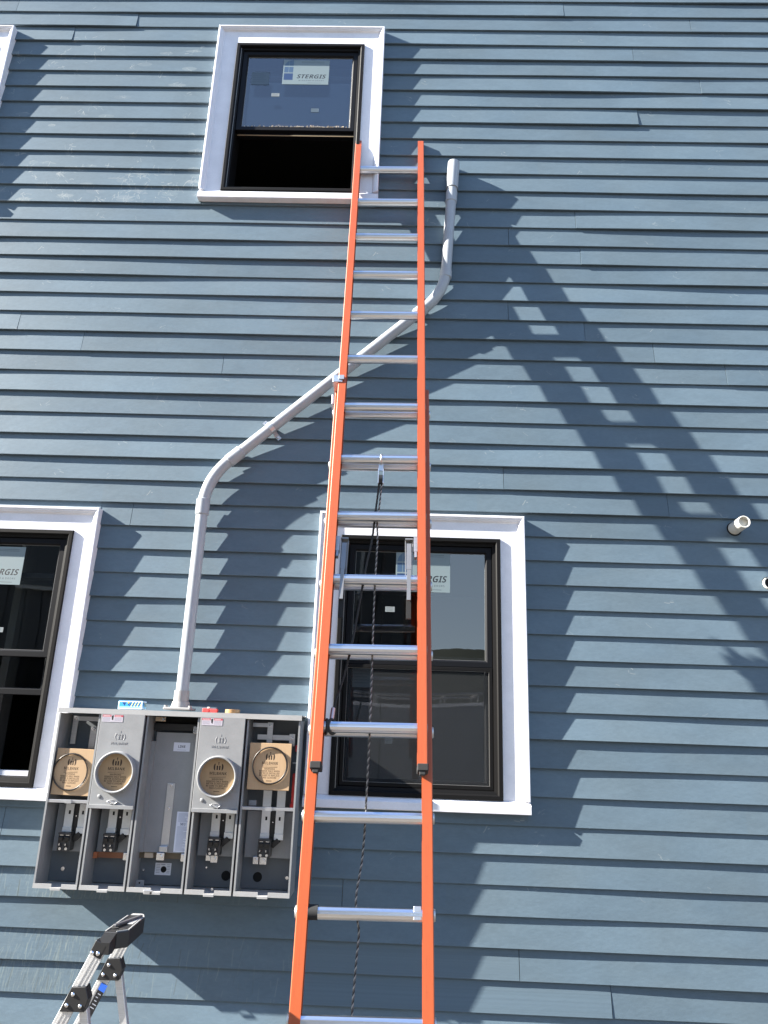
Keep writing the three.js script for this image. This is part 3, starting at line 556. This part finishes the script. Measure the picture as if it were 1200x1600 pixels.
    S().cyl(V(cx, y + 0.1, 0.0615), V(cx, y + 0.1, 0.065), 0.003, 8).build('rivet', rivetMat, t);
    { const s = S(), bx = cx - 0.026, by = y - 0.006; s.box(bx, by, 0.074, 0.058, 0.078, 0.05, 0.003); s.box(bx, by + 0.034, 0.102, 0.056, 0.008, 0.008); const br = s.build('breaker', P({ color: lin(0.03, 0.03, 0.031), roughness: 0.4 }), t);
      const tg = S(); for (const q of [-1, 1]) { tg.box(bx + q * 0.014, by + 0.012, 0.104, 0.02, 0.022, 0.012, 0.002, [0.35, 0, 0]); tg.box(bx + q * 0.014, by - 0.016, 0.101, 0.013, 0.014, 0.006, 0.001); } tg.build('toggle', blackPlastic, br);
      const tm = S(); for (const q of [-1, 1]) { tm.cyl(V(bx + q * 0.014, by - 0.03, 0.096), V(bx + q * 0.014, by - 0.03, 0.102), 0.006, 12); tm.box(bx + q * 0.014, by + 0.027, 0.1, 0.016, 0.003, 0.003); tm.box(bx + q * 0.014 - 0.004, by - 0.012, 0.1045, 0.004, 0.008, 0.002); } tm.build('terminal', rivetMat, br); }
    S().bar(V(cx + 0.005, y, 0.07), V(cx + 0.034, y + 0.026, 0.075), 0.022, 0.02).build('breaker_hook', blackPlastic, t);
  };
  hardware(-1.478, -1.59, -1.396, 1.088, false); hardware(-1.272, -1.384, -1.185, 1.090, false); hardware(-0.792, -0.915, -0.712, 1.092, false); hardware(-0.562, -0.698, -0.456, 1.093, true);
  // cross bars below the loose closures
  for (const [a, b] of [[-1.5895, -1.397], [-0.698, -0.4545]]) { const s = S(); s.span(a, b, 1.251, 1.264, 0.12, 0.1515, 0.001); const o = s.build('cross_bar', galv, t); S().box((a + b) / 2 + 0.005, 1.257, 0.154, 0.03, 0.016, 0.006, 0.001).build('latch', galv, o); }
  // busbars above
  const bus = (...p) => { const s = S(); for (const q of p) s.span(...q); s.build('busbar', alu, t); };
  bus([-1.545, -1.43, 1.612, 1.632, 0.06, 0.066]); bus([-1.556, -1.532, 1.505, 1.634, 0.0665, 0.071]); bus([-1.468, -1.44, 1.48, 1.585, 0.06, 0.066]); screw(-1.545, 1.622, 0.071); screw(-1.452, 1.578, 0.066, 0.009);
  bus([-0.69, -0.6, 1.612, 1.630, 0.06, 0.066]); bus([-0.618, -0.592, 1.52, 1.634, 0.0665, 0.071]); bus([-0.665, -0.492, 1.555, 1.578, 0.054, 0.059]); bus([-0.512, -0.485, 1.53, 1.585, 0.0595, 0.064]); screw(-0.606, 1.621, 0.071); screw(-0.5, 1.568, 0.064);
  screw(-0.472, 1.585, 0.03, 0.006);
  // middle compartment
  S().span(-1.150, -0.931, 1.045, 1.572, 0.048, 0.052).build('inner_panel', panelGrey, t);
  S().span(-1.171, -1.150, 1.045, 1.53, 0.02, 0.062).build('inner_panel', panelGrey, t);
  S().span(-1.168, -0.93, 1.582, 1.612, 0.02, 0.055).build('line_insulator', blackPlastic, t); S().span(-1.168, -0.93, 1.613, 1.646, 0.015, 0.03).build('line_insulator', holeBlack, t);
  S().span(-1.158, -1.11, 1.622, 1.642, 0.07, 0.078, 0.001).build('ground_clip', woodTan, t); screw(-1.118, 1.632, 0.078, 0.008);
  lug(-0.952, 1.588, 0.07, 0.034); lug(-1.062, 1.032, 0.065, 0.036); lug(-0.955, 1.03, 0.06, 0.028);
  { const s = S(); s.span(-1.072, -1.036, 1.052, 1.345, 0.0525, 0.056, 0.001); s.span(-1.073, -1.035, 1.05, 1.075, 0.056, 0.075, 0.003); s.build('neutral_strap', galv, t); screw(-1.052, 1.335, 0.056); screw(-1.052, 1.235, 0.056, 0.006); }
  sticker(t, -1.063, -0.985, 1.488, 1.528, 0.0526, lineTex, 'line_label', 0.8); sticker(t, -1.012, -0.934, 1.05, 1.222, 0.0528, noteTex, 'note_label', 0.8);
  sticker(t, -1.098, -1.024, 0.945, 0.996, 0.0146, midTex, 'ground_label', 0.8); S().cyl(V(-1.058, 0.969, 0.0147), V(-1.058, 0.969, 0.016), 0.0135, 24).build('knockout', holeBlack, t);
  S().span(-1.17, -0.93, 1.018, 1.044, 0.03, 0.04).build('ground_bar', brownBar, t); S().span(-1.145, -1.105, 1.02, 1.042, 0.0405, 0.046).build('ground_clip', woodTan, t);
  S().span(-1.378, -1.2, 1.012, 1.036, 0.03, 0.04).build('ground_bar', St({ color: lin(0.25, 0.11, 0.06), roughness: 0.6, metalness: 0.4 }), t); S().span(-1.381, -1.362, 1.01, 1.036, 0.041, 0.05).build('copper_clip', copper, t);
  lug(-1.418, 1.022, 0.05, 0.03); lug(-1.222, 1.024, 0.05, 0.03); lug(-0.818, 1.03, 0.055, 0.032); lug(-0.848, 1.034, 0.04, 0.024); lug(-0.594, 1.03, 0.055, 0.032); lug(-0.63, 1.028, 0.04, 0.026);
  S().cyl(V(-0.768, 0.953, 0.0142), V(-0.768, 0.953, 0.0155), 0.021, 28).build('knockout', holeBlack, t); S().cyl(V(-0.622, 0.953, 0.0142), V(-0.622, 0.953, 0.0155), 0.021, 28).build('knockout', holeBlack, t);
  screw(-1.524, 0.956, 0.015, 0.011); screw(-0.486, 0.955, 0.015, 0.009); screw(-1.150, 0.965, 0.015, 0.006); screw(-0.86, 0.985, 0.015, 0.005); screw(-0.806, 0.912, 0.1, 0.007);
  S().span(-1.155, -1.118, 0.905, 0.935, 0.09, 0.096, 0.001).build('tab', panelGrey, t); S().cyl(V(-1.137, 0.924, 0.0961), V(-1.137, 0.924, 0.0968), 0.004, 10).build('knockout', holeBlack, t);
  S().box(-1.075, 0.9, 0.158, 0.04, 0.018, 0.008, 0.002).build('latch', galv, t);
  S().span(-0.672, -0.638, 1.266, 1.288, 0.10, 0.106, 0.001).build('tab', panelGrey, t);
  { const s = S(); s.box(-0.474, 1.34, 0.075, 0.017, 0.14, 0.016, 0.004); s.box(-0.475, 1.262, 0.08, 0.021, 0.032, 0.02, 0.006); s.build('red_lever', redPlastic, t); S().box(-0.472, 1.52, 0.06, 0.016, 0.03, 0.012, 0.003).build('red_tip', redPlastic, t); S().span(-0.488, -0.456, 1.452, 1.458, 0.06, 0.064).build('lever_pin', galv, t); }
}
// ------------------------------------------------------------------ small things left on top of the panel
{
  const tx = canvasTex(256, 96, (c, w, h) => { c.fillStyle = '#3f9ad2'; c.fillRect(0, 0, w, h); c.fillStyle = '#8fd0ee'; c.fillRect(0, 62, w, 34); c.lineWidth = 9; for (let i = 0; i < 8; i++) { c.strokeStyle = i % 2 ? '#e8d24a' : '#123a72'; c.beginPath(); c.moveTo(120 + i * 16, 64); c.lineTo(140 + i * 16, 12); c.stroke(); } c.strokeStyle = '#eef6fa'; c.strokeRect(6, 6, w - 12, h - 12); c.fillStyle = '#123a72'; c.beginPath(); c.moveTo(40, 14); c.lineTo(70, 60); c.lineTo(84, 14); c.fill(); c.beginPath(); c.moveTo(96, 14); c.lineTo(112, 60); c.lineTo(128, 14); c.fill(); c.fillStyle = '#e0b93a'; c.fillRect(100, 8, 16, 20); });
  const a = thing('supply_box', 'small blue printed packet lying on the left of the panel top', 'packet', [-1.268, 1.67, 0.1]);
  const g = new RoundedBoxGeometry(0.116, 0.038, 0.06, 1, 0.002); g.rotateZ(0.02); g.translate(-1.268, 1.6902, 0.105); S().add(g, true).build('carton', P({ map: tx, roughness: 0.4 }), a);
  S().span(-1.325, -1.211, 1.7095, 1.711, 0.077, 0.133).build('flap', P({ color: lin(0.06, 0.26, 0.55), roughness: 0.45 }), a);
  const r = thing('red_clip', 'small red plastic clip lying on the panel top', 'clip', [-0.895, 1.67, 0.1]);
  const m = P({ color: lin(0.62, 0.06, 0.055), roughness: 0.45 });
  S().box(-0.912, 1.679, 0.1, 0.034, 0.019, 0.03, 0.004).build('jaw', m, r); S().box(-0.876, 1.678, 0.1, 0.036, 0.017, 0.028, 0.003).build('body', m, r); S().box(-0.902, 1.691, 0.1, 0.012, 0.008, 0.012, 0.002).build('tip', pvcWhite, r);
  const k = thing('tape_roll', 'brown roll of tape lying flat on the panel top', 'tape roll', [-0.786, 1.67, 0.1]);
  const rim = new THREE.LatheGeometry([[0.018, 0], [0.034, 0], [0.035, 0.001], [0.035, 0.0165], [0.034, 0.0175], [0.018, 0.0175], [0.018, 0]].map(p => new THREE.Vector2(...p)), 40); rim.translate(-0.786, 1.6692, 0.1);
  S().add(rim).build('tape', P({ color: lin(0.34, 0.2, 0.085), map: fineTex, roughness: 0.4 }), k);
  const core = new THREE.LatheGeometry([[0.0155, 0], [0.0178, 0], [0.0178, 0.018], [0.0155, 0.018], [0.0155, 0]].map(p => new THREE.Vector2(...p)), 32); core.translate(-0.786, 1.6692, 0.1); S().add(core).build('core', woodTan, k);
}

// ------------------------------------------------------------------ extension ladder (built upright in its own frame, then leaned)
{
  const t = thing('extension_ladder', 'tall orange extension ladder leaning against the wall', 'ladder', [-0.078, 0, 1.2525]);
  t.rotation.order = 'XYZ'; t.rotation.set(-(90 - 76.05) * Math.PI / 180, 0, 0.0129);
  const top = 5.0237, sp = 0.3048, b = (s, n, m, p = t) => s.build(n, m, p, true);
  // C-channel rail: web outside, flanges turned inwards; section in (x, z)
  const rail = (q, half, fl, z0, z1, y0, y1) => {
    const th = 0.0045, o = q * half, pts = [[0, z1 - 0.003], [0.003, z1], [fl, z1], [fl, z1 - th], [th, z1 - th], [th, z0 + th], [fl, z0 + th], [fl, z0], [0.003, z0], [0, z0 + 0.003]].map(([x, z]) => [o - q * x, -z]);
    if (q < 0) pts.reverse();
    const m = new THREE.Matrix4().makeRotationX(-Math.PI / 2).setPosition(0, y0, 0);
    return b(S().extrude(pts, y1 - y0, m), 'rail', orange);
  };
  for (const q of [-1, 1]) { rail(q, 0.211, 0.037, -0.030, 0.038, 1.53, 5.262); rail(q, 0.231, 0.038, -0.080, -0.0345, 0.05, 3.335); }
  const rungShape = (L) => { const p = [], n = 26, R = 0.0222; for (let i = 0; i < n; i++) { const a = i / n * Math.PI * 2; let y = R * Math.sin(a), z = R * Math.cos(a); if (y > 0.0165) y = 0.0165 + (y - 0.0165) * 0.15; const rib = i % 2 ? 0.96 : 1; p.push([z * rib, y * rib]); } return S().extrude(p, L, new THREE.Matrix4().makeRotationY(Math.PI / 2).setPosition(-L / 2, 0, 0)); };
  for (let n = 0; n < 12; n++) {
    const s = rungShape(0.40), y = top - n * sp; for (const g of s.g) g.translate(0, y, 0);
    const r = b(s, 'rung', alu);
    for (const q of [-1, 1]) b(S().cyl(V(q * 0.196, y, 0.0), V(q * 0.2085, y, 0), 0.027, 18, 0.024), 'collar', aluDull, r);
    for (const q of [-1, 1]) b(S().cyl(V(q * 0.2105, y, 0.0), V(q * 0.2125, y, 0), 0.021, 18, 0.019), 'swage', aluDull, r);
  }
  for (let n = 6; n < 17; n++) {
    const s = rungShape(0.44), y = top - n * sp; for (const g of s.g) g.translate(0, y, -0.057);
    const r = b(s, 'rung', alu);
    for (const q of [-1, 1]) { b(S().cyl(V(q * 0.231, y, -0.057), V(q * 0.2375, y, -0.057), 0.0215, 20, 0.019), 'swage', aluDull, r); b(S().cyl(V(q * 0.214, y, -0.057), V(q * 0.2265, y, -0.057), 0.0225, 18), 'collar', aluDull, r); }
    if (n === 13) { b(S().cyl(V(-0.192, y, -0.057), V(-0.160, y, -0.057), 0.0238, 20), 'rung_sleeve', rubber, r); const c = S(); c.box(0.176, y + 0.004, -0.042, 0.026, 0.042, 0.012, 0.002); b(c, 'rung_clip', galv, r); }
  }
  // rubber feet of the fly rails
  for (const q of [-1, 1]) { const s = S(); s.box(q * 0.1935, 1.524, 0.006, 0.041, 0.026, 0.072, 0.004); s.box(q * 0.192, 1.506, 0.028, 0.022, 0.018, 0.02, 0.003); b(s, 'rail_cap', rubber); }
  // swivel feet at the ground
  for (const q of [-1, 1]) { const s = S(); s.box(q * 0.212, 0.05, -0.057, 0.03, 0.1, 0.05, 0.003); b(s, 'foot', aluDull); b(S().box(q * 0.212, 0.012, -0.06, 0.06, 0.02, 0.13, 0.003, [0.24, 0, 0]), 'foot_pad', rubber); }
  // interlock guides at the top of the base section
  for (const q of [-1, 1]) { const s = S(); s.box(q * 0.214, 3.335, -0.002, 0.048, 0.042, 0.09, 0.003); if (q < 0) s.box(-0.2395, 3.27, -0.06, 0.012, 0.06, 0.05, 0.002); if (q < 0) b(s, 'guide_bracket', galv); }
  b(S().box(-0.196, 3.34, 0.0455, 0.026, 0.026, 0.006, 0.001), 'guide_plate', aluDull);
  // rung locks at the tenth rung
  for (const q of [-1, 1]) {
    const y = top - 9 * sp, x = q * 0.138, s = S();
    for (const d of [-1, 1]) s.bar(V(x + d * 0.013, y - 0.012, 0.004), V(x + d * 0.015, y + 0.195, -0.024), 0.003, 0.03);
    s.bar(V(x - 0.016, y + 0.195, -0.014), V(x + 0.016, y + 0.195, -0.014), 0.006, 0.034); s.bar(V(x, y + 0.05, 0.018), V(x, y - 0.1, 0.024), 0.016, 0.008, V(0, 0, 1)); s.bar(V(x, y + 0.17, 0.004), V(x, y + 0.04, 0.02), 0.02, 0.006, V(0, 0, 1));
    const k = b(s, 'rung_lock', lockMetal);
    b(S().bar(V(x, y - 0.09, 0.008), V(x, y - 0.17, -0.005), 0.02, 0.018), 'lock_finger', rubber, k);
    const p = S(); p.bar(V(q * 0.166, y + 0.2, -0.004), V(q * 0.166, y + 0.13, -0.004), 0.016, 0.03); p.bar(V(q * 0.166, y + 0.13, 0.0), V(q * 0.166, y + 0.1, 0.006), 0.01, 0.02); b(p, 'lock_bracket', aluDull, k);
  }
  // pulley under the eighth rung
  const py = top - 7 * sp, px = 0.008;
  { const s = S(); s.bar(V(px, py - 0.018, -0.006), V(px, py - 0.055, -0.012), 0.022, 0.006, V(0, 0, 1)); for (const d of [-1, 1]) s.bar(V(px + d * 0.011, py - 0.05, -0.012), V(px + d * 0.011, py - 0.125, -0.016), 0.003, 0.026, V(0, 0, 1)); s.add(new THREE.TorusGeometry(0.022, 0.004, 8, 20).rotateY(Math.PI / 2).translate(px, py, 0)); const k = b(s, 'pulley', galv); b(S().cyl(V(px - 0.009, py - 0.1, -0.016), V(px + 0.009, py - 0.1, -0.016), 0.022, 20), 'pulley_wheel', blackPlastic, k); }
  // ropes: twisted strands
  const midStrand = P({ color: lin(0.09, 0.086, 0.08), roughness: 0.85 }), ropeMat = P({ color: lin(0.022, 0.021, 0.02), roughness: 0.85 }), fleck = P({ color: lin(0.27, 0.26, 0.24), roughness: 0.85 });
  const rope = (pts, r, two, name) => {
    const c = new THREE.CatmullRomCurve3(pts, false, 'centripetal'), L = c.getLength(), n = Math.ceil(L / 0.006), fr = c.computeFrenetFrames(n);
    const mk = (ph, rs, off) => { const q = []; for (let i = 0; i <= n; i++) { const a = ph + i * 0.006 / 0.026 * Math.PI * 2, P0 = c.getPointAt(i / n); q.push(P0.addScaledVector(fr.normals[i], Math.cos(a) * off).addScaledVector(fr.binormals[i], Math.sin(a) * off)); } return new THREE.TubeGeometry(new THREE.CatmullRomCurve3(q), n, rs, 5, false); };
    const o = b(S().add(mk(0, r * 0.62, r * 0.42)), name, ropeMat); b(S().add(mk(2.1, r * 0.62, r * 0.42)), 'strand', two ? midStrand : ropeMat, o);
    b(S().add(mk(4.2, r * (two ? 0.6 : 0.45), r * 0.45)), 'strand', two ? fleck : ropeMat, o);
  };
  const yr = n => top - n * sp;
  rope([V(px + 0.004, py - 0.11, -0.029), V(px - 0.002, yr(8) + 0.08, -0.029), V(-0.002, yr(8), -0.029), V(0.002, yr(8) - 0.1, -0.029), V(-0.003, yr(9), -0.029), V(-0.004, yr(10), -0.029), V(-0.004, yr(11), -0.029), V(-0.009, yr(12) + 0.1, -0.07), V(-0.012, yr(12), -0.102), V(-0.018, yr(12) - 0.13, -0.104), V(-0.034, yr(13) + 0.06, -0.104), V(-0.032, yr(13), -0.102), V(-0.021, yr(13) - 0.05, -0.1), V(-0.026, yr(13) - 0.14, -0.1), V(-0.034, yr(14), -0.103), V(-0.03, yr(15), -0.105), V(-0.03, 0.3, -0.11)], 0.0043, true, 'rope');
  rope([V(px - 0.006, py - 0.11, -0.029), V(-0.010, yr(8) + 0.05, -0.029), V(-0.022, yr(8) - 0.1, -0.029), V(-0.045, yr(9) + 0.06, -0.029), V(-0.062, yr(9) - 0.08, -0.029), V(-0.085, yr(10) + 0.05, -0.029), V(-0.112, yr(10) - 0.1, -0.029), V(-0.14, yr(11) + 0.1, -0.03), V(-0.148, yr(11) + 0.05, -0.024)], 0.0054, false, 'rope');
  { const s = S(), y = yr(11); s.add(new THREE.TorusGeometry(0.0255, 0.0055, 8, 24).rotateY(Math.PI / 2 + 0.18).translate(-0.166, y, 0)); s.add(new THREE.TorusGeometry(0.026, 0.0055, 8, 24).rotateY(Math.PI / 2 - 0.5).translate(-0.145, y, 0)); b(s, 'rope_loop', ropeMat); b(S().cyl(V(-0.149, y + 0.03, -0.012), V(-0.146, y + 0.075, -0.022), 0.0085, 12), 'rope_ferrule', St({ color: lin(0.55, 0.42, 0.4), metalness: 0.7, roughness: 0.4 })); }
}

// ------------------------------------------------------------------ folding step ladder, lower left
{
  const t = thing('step_ladder', 'small aluminium folding step ladder with black plastic top below the meter panel', 'step ladder', [-0.98, 0, 1.2]);
  const UPZ = V(0, 0, 1), sticTex = canvasTex(128, 512, (c, w, h) => { c.fillStyle = '#15161a'; c.fillRect(0, 0, w, h); c.fillStyle = '#2b5cb8'; c.fillRect(0, 0, w, 70); c.fillStyle = '#8e9198'; for (let i = 0; i < 12; i++) c.fillRect(20 + hash2(i, 1, 3) * 20, 96 + i * 33, 30 + hash2(i, 2, 3) * 50, 9); });
  const frames = [[1.35, 1], [1.075, -1]];
  for (const [z, q] of frames) {
    // front rail: tube with grooved outer face
    const top = V(-0.834, 0.985, z), foot = V(-0.834 - 0.455 * 0.985, 0, z);
    const r = S(); r.bar(foot, top, 0.0345, 0.022, UPZ, 0.002); for (const d of [-0.011, 0, 0.011]) r.bar(V(foot.x + d * 0.91, foot.y - d * 0.41 + 0.02, z + 0.0112), V(top.x + d * 0.91, top.y - d * 0.41 - 0.02, z + 0.0112), 0.0035, 0.0022, UPZ);
    r.build('front_rail', aluStep, t);
    const lg = S(); lg.bar(V(-0.64, 0, z - 0.012), V(-0.866, 0.845, z - 0.012), 0.023, 0.02, UPZ, 0.002); lg.build('rear_leg', aluStep, t);
    // black hinge bracket with three rivets
    const dx = z > 1.2 ? 0 : -0.003, pl = [[-0.894, 0.888], [-0.856, 0.891], [-0.845, 0.862], [-0.853, 0.831], [-0.919, 0.830]].map(([x, y]) => [x + dx, y]);
    const br = S().extrude(pl, 0.03, new THREE.Matrix4().makeTranslation(0, 0, z - 0.0135), [], 0.0015).build('hinge_bracket', blackPlastic, t);
    for (const [x, y] of [[-0.888, 0.872], [-0.902, 0.845], [-0.864, 0.844]]) S().add(lathe([[0, 0.004], [0.0025, 0.0038], [0.005, 0.002], [0.0056, 0]], x + dx, y, z + 0.018, 14)).build('rivet', rivetMat, br);
    S().box(foot.x, 0.012, z, 0.05, 0.024, 0.03, 0.004).build('foot', blackPlastic, t); S().box(-0.64, 0.012, z - 0.012, 0.034, 0.024, 0.028, 0.004).build('foot', blackPlastic, t);
  }
  { // printed strip on the far rail
    const a = V(-0.897, 0.815, 1.075), b2 = V(-0.965, 0.675, 1.075), g = new THREE.BoxGeometry(0.022, 0.16, 0.0008); g.rotateZ(-Math.atan2(0.455, 1)); g.translate((a.x + b2.x) / 2, (a.y + b2.y) / 2, 1.0882); S().add(g, true).build('printed_strip', P({ map: sticTex, roughness: 0.4 }), t);
    const g2 = new THREE.BoxGeometry(0.02, 0.04, 0.0008); g2.rotateZ(-Math.atan2(0.455, 1)); g2.translate(-0.852, 0.946, 1.0882); S().add(g2, true).build('printed_strip', P({ color: lin(0.03, 0.03, 0.035), roughness: 0.4 }), t);
  }
  // two steps, low down
  for (const y of [0.26, 0.52]) { const x = -0.834 - 0.455 * (0.985 - y); const st = S(); st.box(x + 0.07, y, 1.2125, 0.17, 0.022, 0.25, 0.004); const o = st.build('step', aluStep, t); const p = S(); for (let i = 0; i < 6; i++) p.box(x + 0.0 + i * 0.028, y + 0.0125, 1.2125, 0.012, 0.003, 0.24); o && p.build('step_tread', rubber, o); }
  { // black plastic top: sleeves over both rails and a wider shallow tray between them
    const m = new THREE.Matrix4().makeBasis(V(0, 0, -1), V(0, 1, 0), V(1, 0, 0)).setPosition(-0.842, 0, 0);   // section in (-z, y), extruded along +x
    const capM = P({ color: lin(0.012, 0.012, 0.0125), roughness: 0.45 });
    const plan = [[-0.840, -1.313], [-0.803, -1.314], [-0.776, -1.29], [-0.784, -1.13], [-0.800, -1.092], [-0.836, -1.092], [-0.842, -1.12]];
    const body = S().extrude(plan, 0.040, new THREE.Matrix4().makeRotationX(-Math.PI / 2).setPosition(0, 0.9765, 0), [], 0.0018).build('top_cap', capM, t);
    { const s = S(); s.bar(V(-0.8435, 0.9665, 1.350), V(-0.8275, 1.002, 1.350), 0.0365, 0.029, UPZ, 0.003); s.extrude([[-1.364, 0.972], [-1.364, 1.002], [-1.312, 1.0175], [-1.312, 0.977], [-1.333, 0.968]], 0.036, m.clone().setPosition(-0.840, 0, 0)); s.build('rail_sleeve', capM, body); }
    S().bar(V(-0.852, 0.948, 1.075), V(-0.830, 0.996, 1.075), 0.0365, 0.029, UPZ, 0.003).build('rail_sleeve', capM, body);
    const rimM = P({ color: lin(0.32, 0.32, 0.31), map: fineTex, roughness: 0.38 }), top = 1.0215;
    const edge = (p, q, w) => S().bar(V(p[0], 1.0195, p[1]), V(q[0], 1.0195, q[1]), w, 0.003, V(0, 1, 0), 0.001).build('tray_rim', rimM, body);
    edge([-0.8385, 1.308], [-0.8405, 1.118], 0.0045); edge([-0.7795, 1.284], [-0.7865, 1.135], 0.0045); edge([-0.834, 1.1], [-0.801, 1.1], 0.016); edge([-0.8, 1.098], [-0.7865, 1.132], 0.008); edge([-0.806, 1.311], [-0.7795, 1.287], 0.003);
    for (const [x, z2, rx] of [[-0.826, 1.27, 0.011], [-0.80, 1.285, 0.008]]) S().cyl(V(x, 1.019, z2), V(x, 1.0205, z2), rx, 18).build('cup_hole', holeBlack, body);
    S().bar(V(-0.83, 1.024, 1.265), V(-0.792, 1.024, 1.135), 0.012, 0.007, V(0, 1, 0), 0.002).build('tray_clip', P({ color: lin(0.07, 0.07, 0.075), roughness: 0.3 }), body);
    S().span(-0.806, -0.788, 1.019, 1.0215, 1.14, 1.225, 0.001).build('tray_insert', rimM, body);
    S().bar(V(-0.7845, 0.984, 1.135), V(-0.7895, 1.015, 1.118), 0.003, 0.010, V(0, 0, 1)).build('yellow_tag', P({ color: lin(0.42, 0.28, 0.02), roughness: 0.5 }), body);
    for (const [x, y] of [[-0.851, 0.9755], [-0.8335, 0.9745]]) S().add(lathe([[0, 0.004], [0.003, 0.0038], [0.0052, 0.002], [0.006, 0]], x, y, 1.3648, 14)).build('rivet', rivetMat, body);
  }
}

renderer.render(scene, camera);
